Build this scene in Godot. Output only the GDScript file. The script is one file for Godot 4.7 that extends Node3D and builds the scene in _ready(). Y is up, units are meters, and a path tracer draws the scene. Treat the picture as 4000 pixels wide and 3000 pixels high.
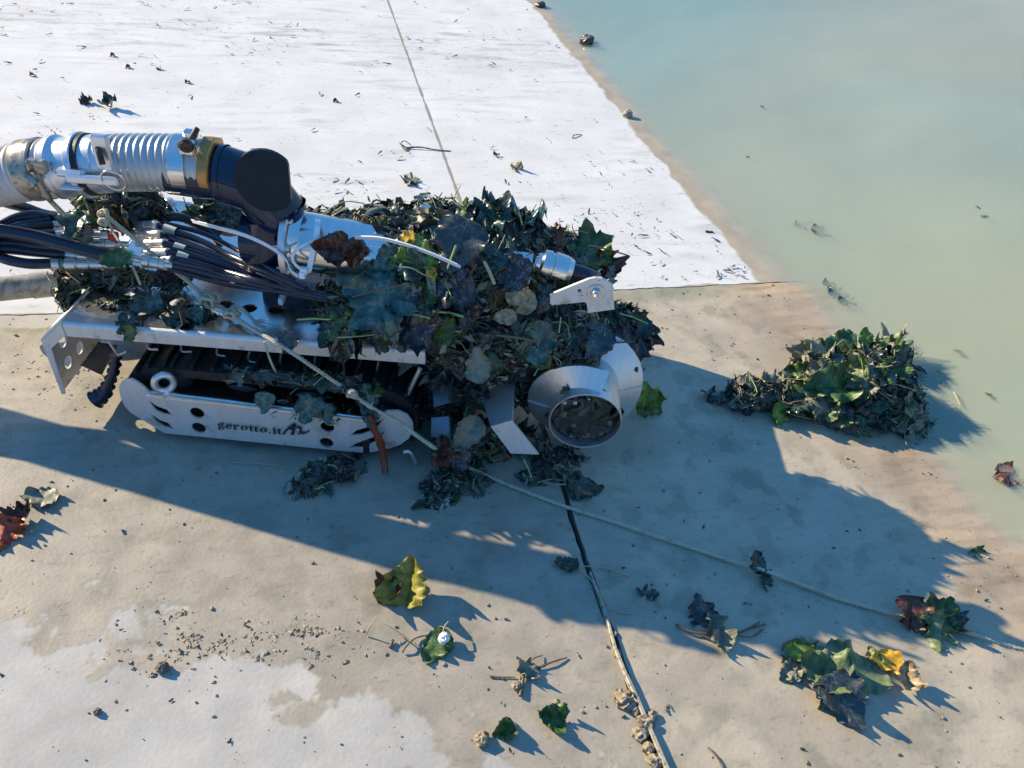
extends Node3D
# A wet concrete canal bank with a tracked cleaning robot covered in leaves, seen from above.
# Everything on the bank is laid out in the bank's own axes (x down the slope to the water, y out of the slab, z along the canal towards the viewer).

const DIP := 15.0                       # slope of the bank in degrees
var BANK := Transform3D(Basis(Vector3(0, 0, 1), deg_to_rad(-DIP)), Vector3.ZERO)
var ROBOT_ON_BANK := Transform3D(Basis(Vector3.UP, deg_to_rad(-15.2)), Vector3(-0.928, 0, 0.126))
var rng := RandomNumberGenerator.new()
var taken := {}
var M := {}                             # materials
var LEAF := {}                          # leaf meshes
const WATER_X := 1.125                  # where the still water meets the bank


func _ready() -> void:
	rng.seed = 20221011
	make_camera_and_light()
	make_materials()
	make_leaf_meshes()
	make_bank()
	make_water()
	make_robot()
	make_suction_hose()
	make_heaps()
	make_rope_and_ties()
	make_loose_things()


func make_camera_and_light() -> void:
	var cam := Camera3D.new()
	cam.name = "camera"
	cam.fov = 52.826
	cam.near = 0.05
	cam.far = 400.0
	add_child(cam)
	cam.transform = BANK * Transform3D(Basis(Vector3(0.97005, 0.10149, 0.22069), Vector3(0.06769, 0.75961, -0.64684), Vector3(-0.23328, 0.64241, 0.72999)), Vector3(-0.527, 1.450, 1.648))
	cam.current = true
	var sun := DirectionalLight3D.new()
	sun.name = "sun"
	sun.light_energy = 1.6
	sun.light_color = Color(1.0, 0.93, 0.8)
	sun.light_angular_distance = 0.5
	sun.shadow_enabled = true
	add_child(sun)
	sun.transform = BANK * Transform3D(Basis.looking_at(Vector3(1.62, -1.0, 1.29), Vector3.UP), Vector3.ZERO)
	var env := Environment.new()
	env.background_mode = Environment.BG_SKY
	var sm := ProceduralSkyMaterial.new()
	sm.sky_top_color = Color(0.25, 0.48, 0.72)
	sm.sky_horizon_color = Color(0.5, 0.64, 0.76)
	sm.sky_curve = 0.12
	sm.sky_energy_multiplier = 1.0
	sm.sun_angle_max = 6.0
	sm.ground_bottom_color = Color(0.35, 0.33, 0.28)
	sm.ground_horizon_color = Color(0.55, 0.6, 0.62)
	var sky := Sky.new()
	sky.sky_material = sm
	env.sky = sky
	env.tonemap_mode = Environment.TONE_MAPPER_LINEAR
	env.tonemap_exposure = 1.77
	env.sdfgi_enabled = true
	env.ssao_enabled = true
	env.ssil_enabled = true
	var we := WorldEnvironment.new()
	we.name = "environment"
	we.environment = env
	add_child(we)


# ------------------------------------------------------------------ helpers
func numbered(called: String) -> String:
	var n: int = taken.get(called, -1) + 1
	taken[called] = n
	return called if n == 0 else "%s_%03d" % [called, n]


func tag(o: Node, label: String, category: String, group := "", kind := "") -> Node:
	if label: o.set_meta("label", label)
	if category: o.set_meta("category", category)
	if group: o.set_meta("group", group)
	if kind: o.set_meta("kind", kind)
	return o


func part(called: String, mesh: Mesh, mat: Material, parent: Node, xf := Transform3D()) -> MeshInstance3D:
	var o := MeshInstance3D.new()
	o.name = called
	o.mesh = mesh
	o.material_override = mat
	o.transform = xf
	parent.add_child(o, true)
	return o


func top_mesh(called: String, mesh: Mesh, mat: Material, xf: Transform3D, label: String, category: String, group := "", kind := "") -> MeshInstance3D:
	var o := part(numbered(called), mesh, mat, self, xf)
	tag(o, label, category, group, kind)
	return o


func thing(called: String, label: String, category: String, xf: Transform3D, group := "") -> Node3D:
	var o := Node3D.new()
	o.name = numbered(called)
	add_child(o)
	o.transform = xf
	tag(o, label, category, group)
	return o


func start() -> SurfaceTool:
	var st := SurfaceTool.new()
	st.begin(Mesh.PRIMITIVE_TRIANGLES)
	return st


func vtx(st: SurfaceTool, p: Vector3, n: Vector3, uv := Vector2.ZERO) -> void:
	st.set_normal(n)
	st.set_uv(uv)
	st.add_vertex(p)


# a triangle whose front looks along its normals
func tri(st: SurfaceTool, a: Vector3, b: Vector3, c: Vector3, na: Vector3, nb: Vector3, nc: Vector3, ua := Vector2.ZERO, ub := Vector2.ZERO, uc := Vector2.ZERO) -> void:
	if (c - a).cross(b - a).dot(na + nb + nc) < 0.0:
		vtx(st, a, na, ua); vtx(st, c, nc, uc); vtx(st, b, nb, ub)
	else:
		vtx(st, a, na, ua); vtx(st, b, nb, ub); vtx(st, c, nc, uc)


func flat_quad(st: SurfaceTool, a: Vector3, b: Vector3, c: Vector3, d: Vector3, out: Vector3) -> void:
	var n := (b - a).cross(c - a)
	if n.length() < 1e-12: n = (c - a).cross(d - a)
	n = n.normalized()
	if n.dot(out) < 0.0: n = -n
	tri(st, a, b, c, n, n, n)
	tri(st, a, c, d, n, n, n)


# a box with chamfered edges
func bevel_box(st: SurfaceTool, size: Vector3, bev: float, xf := Transform3D()) -> void:
	var h := size * 0.5
	var b := minf(bev, minf(h.x, minf(h.y, h.z)) * 0.9)
	var pt := func(sx: float, sy: float, sz: float, axis: int) -> Vector3:
		var p := Vector3(sx * (h.x - b), sy * (h.y - b), sz * (h.z - b))
		if axis == 0: p.x = sx * h.x
		elif axis == 1: p.y = sy * h.y
		else: p.z = sz * h.z
		return xf * p
	var bs := xf.basis
	for s in [-1.0, 1.0]:
		flat_quad(st, pt.call(s, -1, -1, 0), pt.call(s, 1, -1, 0), pt.call(s, 1, 1, 0), pt.call(s, -1, 1, 0), bs * Vector3(s, 0, 0))
		flat_quad(st, pt.call(-1, s, -1, 1), pt.call(1, s, -1, 1), pt.call(1, s, 1, 1), pt.call(-1, s, 1, 1), bs * Vector3(0, s, 0))
		flat_quad(st, pt.call(-1, -1, s, 2), pt.call(1, -1, s, 2), pt.call(1, 1, s, 2), pt.call(-1, 1, s, 2), bs * Vector3(0, 0, s))
		for r in [-1.0, 1.0]:
			flat_quad(st, pt.call(s, r, -1, 0), pt.call(s, r, 1, 0), pt.call(s, r, 1, 1), pt.call(s, r, -1, 1), bs * Vector3(s, r, 0))
			flat_quad(st, pt.call(s, -1, r, 0), pt.call(s, 1, r, 0), pt.call(s, 1, r, 2), pt.call(s, -1, r, 2), bs * Vector3(s, 0, r))
			flat_quad(st, pt.call(-1, s, r, 1), pt.call(1, s, r, 1), pt.call(1, s, r, 2), pt.call(-1, s, r, 2), bs * Vector3(0, s, r))
			for q in [-1.0, 1.0]:
				var n := (bs * Vector3(s, r, q)).normalized()
				tri(st, pt.call(s, r, q, 0), pt.call(s, r, q, 1), pt.call(s, r, q, 2), n, n, n)


func box_mesh(size: Vector3, bev := 0.002) -> Mesh:
	var st := start()
	bevel_box(st, size, bev)
	return st.commit()


# frames along a path without twist: [tangent, side, up] per point
func frames(pts: PackedVector3Array) -> Array:
	var out := []
	var side := Vector3.ZERO
	for i in pts.size():
		var t := (pts[mini(i + 1, pts.size() - 1)] - pts[maxi(i - 1, 0)]).normalized()
		if i == 0:
			side = t.cross(Vector3.UP if absf(t.y) < 0.9 else Vector3.RIGHT).normalized()
		else:
			side = (side - t * side.dot(t)).normalized()
		out.append([t, side, side.cross(t).normalized()])
	return out


# a tube along points; radii has one value per point; sharp repeats rings by itself when two points coincide
func tube(st: SurfaceTool, pts: PackedVector3Array, radii: PackedFloat32Array, sides := 12, caps := true) -> void:
	var fr := frames(pts)
	var n := pts.size()
	for i in n - 1:
		var a: Array = fr[i]
		var b: Array = fr[i + 1]
		var ra: float = radii[i] if i < radii.size() else radii[-1]
		var rb: float = radii[i + 1] if i + 1 < radii.size() else radii[-1]
		for k in sides:
			var c0 := TAU * k / sides
			var c1 := TAU * (k + 1) / sides
			var da0: Vector3 = a[1] * cos(c0) + a[2] * sin(c0)
			var da1: Vector3 = a[1] * cos(c1) + a[2] * sin(c1)
			var db0: Vector3 = b[1] * cos(c0) + b[2] * sin(c0)
			var db1: Vector3 = b[1] * cos(c1) + b[2] * sin(c1)
			var p := pts[i] + da0 * ra
			var q := pts[i] + da1 * ra
			var r := pts[i + 1] + db1 * rb
			var s := pts[i + 1] + db0 * rb
			tri(st, p, q, r, da0, da1, db1, Vector2(k, i) / 8.0, Vector2(k + 1, i) / 8.0, Vector2(k + 1, i + 1) / 8.0)
			tri(st, p, r, s, da0, db1, db0, Vector2(k, i) / 8.0, Vector2(k + 1, i + 1) / 8.0, Vector2(k, i + 1) / 8.0)
	if caps:
		for e in [0, n - 1]:
			var f: Array = fr[e]
			var nn: Vector3 = -f[0] if e == 0 else f[0]
			var rad: float = radii[e] if e < radii.size() else radii[-1]
			for k in sides:
				var c0 := TAU * k / sides
				var c1 := TAU * (k + 1) / sides
				tri(st, pts[e], pts[e] + (f[1] * cos(c0) + f[2] * sin(c0)) * rad, pts[e] + (f[1] * cos(c1) + f[2] * sin(c1)) * rad, nn, nn, nn)


func tube_mesh(pts: PackedVector3Array, r: float, sides := 10) -> Mesh:
	var st := start()
	tube(st, pts, PackedFloat32Array([r]), sides)
	return st.commit()


# smooth curve through the points; tangents follow the length of each span
func smooth(pts: Array, per := 6) -> PackedVector3Array:
	var out := PackedVector3Array()
	var tan := PackedVector3Array()
	for i in pts.size():
		var p: Vector3 = pts[maxi(i - 1, 0)]
		var n: Vector3 = pts[mini(i + 1, pts.size() - 1)]
		var c: Vector3 = pts[i]
		tan.append((n - p) / maxf(c.distance_to(p) + c.distance_to(n), 1e-6))
	for i in pts.size() - 1:
		var a: Vector3 = pts[i]
		var b: Vector3 = pts[i + 1]
		var l := a.distance_to(b)
		for k in per:
			var t := float(k) / per
			out.append(a * (1.0 - 3.0 * t * t + 2.0 * t * t * t) + tan[i] * l * t * (1.0 - t) * (1.0 - t) + b * t * t * (3.0 - 2.0 * t) - tan[i + 1] * l * t * t * (1.0 - t))
	out.append(pts[-1])
	return out


# a turned body along a path: prof holds Vector2(distance 0..1 along the path, radius); corners stay crisp
func turned(st: SurfaceTool, path: PackedVector3Array, prof: Array, sides := 28, soft := false) -> void:
	var total := 0.0
	var acc := PackedFloat32Array([0.0])
	for i in path.size() - 1:
		total += path[i].distance_to(path[i + 1])
		acc.append(total)
	var fr := frames(path)
	var at := func(s: float) -> Array:
		var d := s * total
		var i := 0
		while i < path.size() - 2 and acc[i + 1] < d: i += 1
		var f := clampf((d - acc[i]) / maxf(acc[i + 1] - acc[i], 1e-6), -5.0, 6.0)
		var A: Array = fr[i]
		var B: Array = fr[i + 1]
		return [path[i].lerp(path[i + 1], f), A[0].lerp(B[0], clampf(f, 0, 1)).normalized(), A[1].lerp(B[1], clampf(f, 0, 1)).normalized(), A[2].lerp(B[2], clampf(f, 0, 1)).normalized()]
	for i in prof.size() - 1:
		var a: Array = at.call(prof[i].x)
		var b: Array = at.call(prof[i + 1].x)
		var ra: float = prof[i].y
		var rb: float = prof[i + 1].y
		var slope := func(j: int) -> Vector2:
			var d: Vector2 = prof[j + 1] - prof[j]
			return Vector2(d.x * total, d.y).normalized()
		var s0: Vector2 = slope.call(i)
		var s1: Vector2 = s0
		var sa: Vector2 = s0
		if soft:
			if i > 0: sa = (s0 + slope.call(i - 1)).normalized()
			if i < prof.size() - 2: s1 = (s0 + slope.call(i + 1)).normalized()
		for k in sides:
			var c0 := TAU * k / sides
			var c1 := TAU * (k + 1) / sides
			var da0: Vector3 = a[2] * cos(c0) + a[3] * sin(c0)
			var da1: Vector3 = a[2] * cos(c1) + a[3] * sin(c1)
			var db0: Vector3 = b[2] * cos(c0) + b[3] * sin(c0)
			var db1: Vector3 = b[2] * cos(c1) + b[3] * sin(c1)
			var p: Vector3 = a[0] + da0 * ra
			var q: Vector3 = a[0] + da1 * ra
			var r: Vector3 = b[0] + db1 * rb
			var s: Vector3 = b[0] + db0 * rb
			var np: Vector3 = (da0 * sa.x - a[1] * sa.y).normalized()
			var nq: Vector3 = (da1 * sa.x - a[1] * sa.y).normalized()
			var nr: Vector3 = (db1 * s1.x - b[1] * s1.y).normalized()
			var ns: Vector3 = (db0 * s1.x - b[1] * s1.y).normalized()
			tri(st, p, q, r, np, nq, nr)
			tri(st, p, r, s, np, nr, ns)


func turned_mesh(a: Vector3, b: Vector3, prof: Array, sides := 24) -> Mesh:
	var st := start()
	turned(st, PackedVector3Array([a, b]), prof, sides)
	return st.commit()


# a flat plate: an outline in its own x, y and a thickness towards +z
func plate(st: SurfaceTool, outline: PackedVector2Array, thick: float, xf := Transform3D()) -> void:
	var idx := Geometry2D.triangulate_polygon(outline)
	var bs := xf.basis
	for i in range(0, idx.size(), 3):
		var a := outline[idx[i]]
		var b := outline[idx[i + 1]]
		var c := outline[idx[i + 2]]
		for s in [0.0, thick]:
			var n: Vector3 = bs * Vector3(0, 0, 1 if s > 0.0 else -1)
			tri(st, xf * Vector3(a.x, a.y, s), xf * Vector3(b.x, b.y, s), xf * Vector3(c.x, c.y, s), n, n, n)
	var ccw := not Geometry2D.is_polygon_clockwise(outline)
	for i in outline.size():
		var a := outline[i]
		var b := outline[(i + 1) % outline.size()]
		var d := (b - a).normalized()
		var o := Vector3(d.y, -d.x, 0) * (1.0 if ccw else -1.0)
		flat_quad(st, xf * Vector3(a.x, a.y, 0), xf * Vector3(b.x, b.y, 0), xf * Vector3(b.x, b.y, thick), xf * Vector3(a.x, a.y, thick), bs * o)


func plate_mesh(outline: Array, thick: float) -> Mesh:
	var st := start()
	plate(st, PackedVector2Array(outline), thick)
	return st.commit()


# a bent sheet: four corners and a thickness
func sheet(st: SurfaceTool, a: Vector3, b: Vector3, c: Vector3, d: Vector3, thick: float, out: Vector3) -> void:
	var n := (b - a).cross(d - a).normalized()
	if n.dot(out) < 0.0: n = -n
	var e := -n * thick
	flat_quad(st, a, b, c, d, n)
	flat_quad(st, a + e, b + e, c + e, d + e, -n)
	var m := (a + b + c + d) * 0.25
	for pq in [[a, b], [b, c], [c, d], [d, a]]:
		var p: Vector3 = pq[0]
		var q: Vector3 = pq[1]
		flat_quad(st, p, q, q + e, p + e, (p + q) * 0.5 - m)


func look(normal: Vector3, spin: float) -> Basis:      # z along the normal
	var z := normal.normalized()
	var x := Vector3.UP.cross(z)
	if x.length() < 0.01: x = Vector3.RIGHT
	x = x.normalized()
	return Basis(x, z.cross(x), z) * Basis(Vector3(0, 0, 1), spin)



# ------------------------------------------------------------------ materials
func noise(seed_: int, freq: float, oct := 4, kind := FastNoiseLite.TYPE_SIMPLEX_SMOOTH) -> FastNoiseLite:
	var n := FastNoiseLite.new()
	n.seed = seed_
	n.frequency = freq
	n.noise_type = kind
	n.fractal_type = FastNoiseLite.FRACTAL_FBM
	n.fractal_octaves = oct
	return n


func noise_bytes(seed_: int, freq: float, w: int, h: int, oct := 4, stretch_x := 1, stretch_y := 1) -> PackedByteArray:
	var im := noise(seed_, freq, oct).get_image(w / stretch_x, h / stretch_y)
	if stretch_x > 1 or stretch_y > 1:
		im.resize(w, h, Image.INTERPOLATE_CUBIC)
	return im.get_data()


func tex(w: int, h: int, data: PackedByteArray, fmt := Image.FORMAT_RGB8) -> ImageTexture:
	return ImageTexture.create_from_image(Image.create_from_data(w, h, false, fmt, data))


func lin(r: float, g: float, b: float) -> Color:       # a real-world base colour
	return Color(r, g, b).linear_to_srgb()


func plain(called: String, c: Color, rough: float, metal := 0.0, spec := 0.5) -> StandardMaterial3D:
	var m := StandardMaterial3D.new()
	m.resource_name = called
	m.albedo_color = c
	m.roughness = rough
	m.metallic = metal
	m.metallic_specular = spec
	M[called] = m
	return m


func grainy(called: String, c: Color, rough: float, metal: float, t: Texture2D, rt: Texture2D, scale: float) -> StandardMaterial3D:
	var m := plain(called, c, rough, metal)
	m.albedo_texture = t
	m.roughness_texture = rt
	m.roughness_texture_channel = BaseMaterial3D.TEXTURE_CHANNEL_RED
	m.uv1_triplanar = true
	m.uv1_scale = Vector3.ONE * scale
	return m


# specks and smears of dried mud on a lighter ground; amount 0..1
func smudge(seed_: int, n: int, ground: Color, mud: Color, amount: float, specks: float) -> ImageTexture:
	var a := noise_bytes(seed_, 0.012, n, n, 5)
	var b := noise_bytes(seed_ + 1, 0.11, n, n, 3)
	var c := noise_bytes(seed_ + 2, 0.05, n, n, 2, 1, 4)
	var d := PackedByteArray()
	d.resize(n * n * 3)
	for i in n * n:
		var f := clampf((a[i] / 255.0 - 1.0 + amount) * 3.0, 0.0, 1.0) * (0.4 + 0.6 * c[i] / 255.0)
		if b[i] / 255.0 > 1.0 - specks: f = maxf(f, 0.85)
		var g := 0.94 + 0.06 * c[i] / 255.0
		d[i * 3] = int(255.0 * lerpf(ground.r * g, mud.r, f))
		d[i * 3 + 1] = int(255.0 * lerpf(ground.g * g, mud.g, f))
		d[i * 3 + 2] = int(255.0 * lerpf(ground.b * g, mud.b, f))
	return tex(n, n, d)


func make_materials() -> void:
	var rough_map := smudge(5, 256, Color(0.55, 0.55, 0.55), Color(1, 1, 1), 0.55, 0.2)
	var steel_map := smudge(11, 512, Color(1, 1, 1), Color(0.46, 0.42, 0.36), 0.3, 0.17)
	var mud_map := smudge(21, 512, Color(1, 1, 1), Color(0.4, 0.37, 0.31), 0.5, 0.25)
	var dark_map := smudge(31, 256, Color(1, 1, 1), Color(0.6, 0.55, 0.5), 0.5, 0.2)
	var soft_map := smudge(51, 256, Color(1, 1, 1), Color(0.72, 0.69, 0.64), 0.42, 0.1)
	var clean_map := smudge(61, 256, Color(1, 1, 1), Color(0.8, 0.78, 0.75), 0.3, 0.1)
	var even_map := smudge(71, 256, Color(0.8, 0.8, 0.8), Color(1, 1, 1), 0.45, 0.12)
	var guard_map := smudge(83, 512, Color(1, 1, 1), Color(0.5, 0.45, 0.37), 0.26, 0.13)
	grainy("stainless", lin(0.73, 0.71, 0.67), 0.42, 0.85, guard_map, even_map, 2.1)
	grainy("stainless_plate", lin(0.73, 0.71, 0.67), 0.3, 1.0, clean_map, even_map, 2.0)
	grainy("guard_steel", lin(0.73, 0.71, 0.67), 0.6, 0.5, guard_map, even_map, 1.7)
	grainy("polished", lin(0.73, 0.71, 0.67), 0.22, 1.0, clean_map, even_map, 3.0)
	grainy("cast_aluminium", lin(0.68, 0.69, 0.7), 0.44, 0.9, clean_map, even_map, 6.0)
	grainy("fitting_steel", lin(0.7, 0.68, 0.65), 0.4, 0.85, clean_map, even_map, 14.0)
	grainy("dark_steel", lin(0.05, 0.05, 0.055), 0.55, 0.4, dark_map, rough_map, 4.0)
	grainy("rubber", lin(0.012, 0.012, 0.013), 0.85, 0.0, dark_map, rough_map, 6.0)
	grainy("hose_rubber", lin(0.014, 0.019, 0.038), 0.26, 0.0, clean_map, even_map, 9.0)
	grainy("worn_steel", lin(0.2, 0.21, 0.23), 0.42, 0.9, soft_map, even_map, 5.0)
	grainy("black_paint", lin(0.009, 0.016, 0.042), 0.16, 0.0, clean_map, even_map, 4.0)
	grainy("cover_paint", lin(0.012, 0.022, 0.032), 0.45, 0.0, clean_map, even_map, 4.0)
	grainy("brass", lin(0.5, 0.27, 0.09), 0.5, 0.7, soft_map, even_map, 6.0)
	grainy("grey_hose", lin(0.5, 0.49, 0.47), 0.46, 0.5, soft_map, even_map, 4.0)
	grainy("worn_hose", lin(0.56, 0.5, 0.46), 0.55, 0.0, soft_map, even_map, 4.0)
	grainy("galvanised", lin(0.42, 0.38, 0.3), 0.45, 0.6, mud_map, rough_map, 8.0)
	grainy("rust", lin(0.075, 0.035, 0.025), 0.7, 0.2, mud_map, rough_map, 10.0)
	grainy("grey_pipe", lin(0.42, 0.38, 0.3), 0.45, 0.0, mud_map, rough_map, 4.0)
	grainy("rope", lin(0.54, 0.47, 0.34), 0.9, 0.0, soft_map, even_map, 9.0)
	grainy("mud", lin(0.2, 0.18, 0.14), 0.75, 0.0, dark_map, rough_map, 7.0)
	grainy("wet_mud", lin(0.13, 0.12, 0.09), 0.5, 0.0, dark_map, rough_map, 7.0)
	grainy("stone", lin(0.36, 0.33, 0.28), 0.8, 0.0, mud_map, rough_map, 11.0)
	grainy("bark", lin(0.11, 0.075, 0.045), 0.8, 0.0, dark_map, rough_map, 12.0)
	grainy("old_board", lin(0.42, 0.37, 0.28), 0.7, 0.0, mud_map, rough_map, 8.0)
	M["cover_paint"].metallic_specular = 0.25
	grainy("mud_clod", lin(0.33, 0.27, 0.18), 0.9, 0.0, mud_map, rough_map, 12.0)
	grainy("wet_sludge", lin(0.05, 0.048, 0.036), 0.3, 0.0, dark_map, even_map, 14.0)
	plain("stem", lin(0.4, 0.36, 0.2), 0.6)
	plain("brown_stem", lin(0.15, 0.1, 0.055), 0.7)
	plain("green_stem", lin(0.3, 0.42, 0.1), 0.5)
	plain("white_plastic", lin(0.78, 0.8, 0.82), 0.35)
	plain("label_tape", lin(0.6, 0.57, 0.48), 0.7)
	plain("green_tape", lin(0.01, 0.16, 0.09), 0.5)
	plain("red_cap", lin(0.55, 0.04, 0.02), 0.4)
	plain("ink", lin(0.012, 0.012, 0.014), 0.6)
	plain("feather", lin(0.75, 0.75, 0.7), 0.9)
	leaf_material("leaf_green", Color(0.2, 0.32, 0.12), Color(0.44, 0.5, 0.28), 0.16, 0.42)
	leaf_material("leaf_bright", Color(0.42, 0.5, 0.14), Color(0.62, 0.64, 0.34), 0.12, 0.45)
	leaf_material("leaf_dark", Color(0.13, 0.2, 0.17), Color(0.36, 0.42, 0.34), 0.2, 0.25)
	leaf_material("leaf_teal", Color(0.2, 0.33, 0.3), Color(0.5, 0.52, 0.4), 0.25, 0.3)
	leaf_material("leaf_purple", Color(0.19, 0.16, 0.18), Color(0.34, 0.28, 0.26), 0.2, 0.3)
	leaf_material("leaf_muddy", Color(0.4, 0.43, 0.35), Color(0.6, 0.6, 0.5), 0.6, 0.5)
	leaf_material("leaf_black", Color(0.2, 0.23, 0.23), Color(0.48, 0.5, 0.46), 0.06, 0.35)
	leaf_material("leaf_dusty", Color(0.36, 0.45, 0.24), Color(0.56, 0.6, 0.42), 0.42, 0.5)
	leaf_material("leaf_olive", Color(0.5, 0.47, 0.13), Color(0.6, 0.58, 0.3), 0.2, 0.5)
	leaf_material("leaf_rust", Color(0.66, 0.26, 0.12), Color(0.75, 0.4, 0.2), 0.05, 0.45)
	leaf_material("leaf_yellow", Color(0.8, 0.6, 0.1), Color(0.9, 0.75, 0.3), 0.05, 0.45)
	leaf_material("leaf_orange", Color(0.66, 0.45, 0.24), Color(0.5, 0.25, 0.12), 0.2, 0.45)
	leaf_material("leaf_brown", Color(0.3, 0.16, 0.11), Color(0.42, 0.25, 0.18), 0.15, 0.4)
	leaf_material("leaf_tan", Color(0.62, 0.52, 0.38), Color(0.72, 0.62, 0.48), 0.15, 0.5)
	var bits := plain("litter", Color.WHITE, 0.42)
	bits.vertex_color_use_as_albedo = true
	var crumbs := plain("crumbs", Color.WHITE, 0.85)
	crumbs.vertex_color_use_as_albedo = true


# the blade of a leaf: ribs, blotches and specks of mud
func leaf_material(called: String, c: Color, vein: Color, mud: float, rough: float) -> void:
	var n := 128
	var sd := hash(called) % 1000
	var a := noise_bytes(sd, 0.03, n, n, 4)
	var b := noise_bytes(sd + 1, 0.12, n, n, 3)
	var d := PackedByteArray()
	d.resize(n * n * 3)
	var mc := Color(0.5, 0.47, 0.4)
	for y in n:
		for x in n:
			var i := y * n + x
			var px := absf((x + 0.5) / n - 0.5)
			var py := (y + 0.5) / n
			var v := clampf(1.0 - px / 0.011, 0.0, 1.0)
			var s := fposmod(py * 7.0 - px * 8.5 + 0.2, 1.0)
			v = maxf(v, 0.65 * clampf(1.0 - absf(s - 0.5) / 0.09, 0.0, 1.0))
			var k := c.lerp(vein, v * 0.75)
			k = k * (0.72 + 0.56 * a[i] / 255.0)
			var m := clampf((b[i] / 255.0 * 0.6 + a[i] / 255.0 * 0.4 - 1.0 + 0.34 + mud * 0.55) * 6.0, 0.0, 1.0)
			k = k.lerp(mc, m * 0.8)
			d[i * 3] = int(clampf(k.r, 0, 1) * 255)
			d[i * 3 + 1] = int(clampf(k.g, 0, 1) * 255)
			d[i * 3 + 2] = int(clampf(k.b, 0, 1) * 255)
	var m := StandardMaterial3D.new()
	m.resource_name = called
	m.albedo_texture = tex(n, n, d)
	m.roughness = rough
	m.backlight_enabled = true
	m.backlight = Color(c.r, c.g, c.b) * 0.2
	M[called] = m


# ------------------------------------------------------------------ leaves
# outlines in leaf units: base of the blade at (0, 0), tip at (0, 1)
func ovate(t: float, wide: float, low: float) -> Vector2:
	var s := t * 2.0 if t < 0.5 else 2.0 - t * 2.0
	var side := 1.0 if t < 0.5 else -1.0
	var y := s
	var w := wide * pow(sin(PI * pow(s, low)), 0.75)
	w *= 1.0 + 0.03 * sin(s * 44.0)
	return Vector2(side * w, y - 0.04 * sin(PI * s) * (1.0 - s) * 3.0)


func lobed(t: float) -> Vector2:
	var a := -PI * 0.5 + TAU * t
	var d := angle_difference(a, PI * 0.5)
	var r := 0.0
	for lb in [[0.0, 0.6, 0.5], [1.0, 0.57, 0.5], [-1.0, 0.57, 0.5], [2.0, 0.5, 0.5], [-2.0, 0.5, 0.5]]:
		var q: float = absf(angle_difference(d, lb[0]))
		r = maxf(r, lb[1] * maxf(1.0 - q / (lb[2] * 2.6), 0.0))
	r = maxf(r, 0.4)
	if absf(d) > 2.75: r = 0.4 * (1.0 - (absf(d) - 2.75) * 0.8)
	r *= 1.0 + 0.05 * sin(t * 140.0)
	return Vector2(cos(a) * r * 1.05, sin(a) * r + 0.4)


func leaf_mesh(kind: String, fold: float, curl: float, wave: float, sd: int) -> Mesh:
	var n := 56
	var nz := noise(sd, 1.7, 2)
	var rim := PackedVector2Array()
	for i in n:
		var t := float(i) / n
		var p := lobed(t) if kind == "lobed" else ovate(t, 0.46, 0.62) if kind == "heart" else ovate(t, 0.34, 0.8)
		rim.append(p * (1.0 + 0.05 * nz.get_noise_2d(cos(TAU * t) * 2.0, sin(TAU * t) * 2.0)))
	var rings := [0.0, 0.3, 0.62, 0.85, 1.0]
	var grid := []
	for r in rings.size():
		var row := PackedVector3Array()
		for i in n:
			var o := rim[i]
			var c := Vector2(0, clampf(o.y, 0.06, 0.92))
			if kind == "lobed": c = Vector2(0, lerpf(0.4, clampf(o.y, 0.1, 0.9), 0.35))
			var p := c.lerp(o, rings[r])
			var e: float = rings[r]
			var z := fold * absf(p.x) + curl * (p.y - 0.45) * (p.y - 0.45)
			z += wave * e * e * nz.get_noise_2d(p.x * 1.6 + 7.0, p.y * 1.6) + 0.3 * wave * e * sin(p.y * 21.0 + p.x * 9.0) * 0.25
			row.append(Vector3(p.x, p.y, z))
		grid.append(row)
	var st := SurfaceTool.new()
	st.begin(Mesh.PRIMITIVE_TRIANGLES)
	for r in rings.size() - 1:
		for i in n:
			var j := (i + 1) % n
			var q := [grid[r][i], grid[r][j], grid[r + 1][j], grid[r + 1][i]]
			for k in ([0, 1, 2, 0, 2, 3] if r > 0 else [0, 1, 2, 0, 2, 3]):
				st.set_smooth_group(1)
				st.set_uv(Vector2(q[k].x + 0.5, q[k].y))
				st.add_vertex(q[k])
	st.index()
	st.generate_normals()
	return st.commit()


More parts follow.
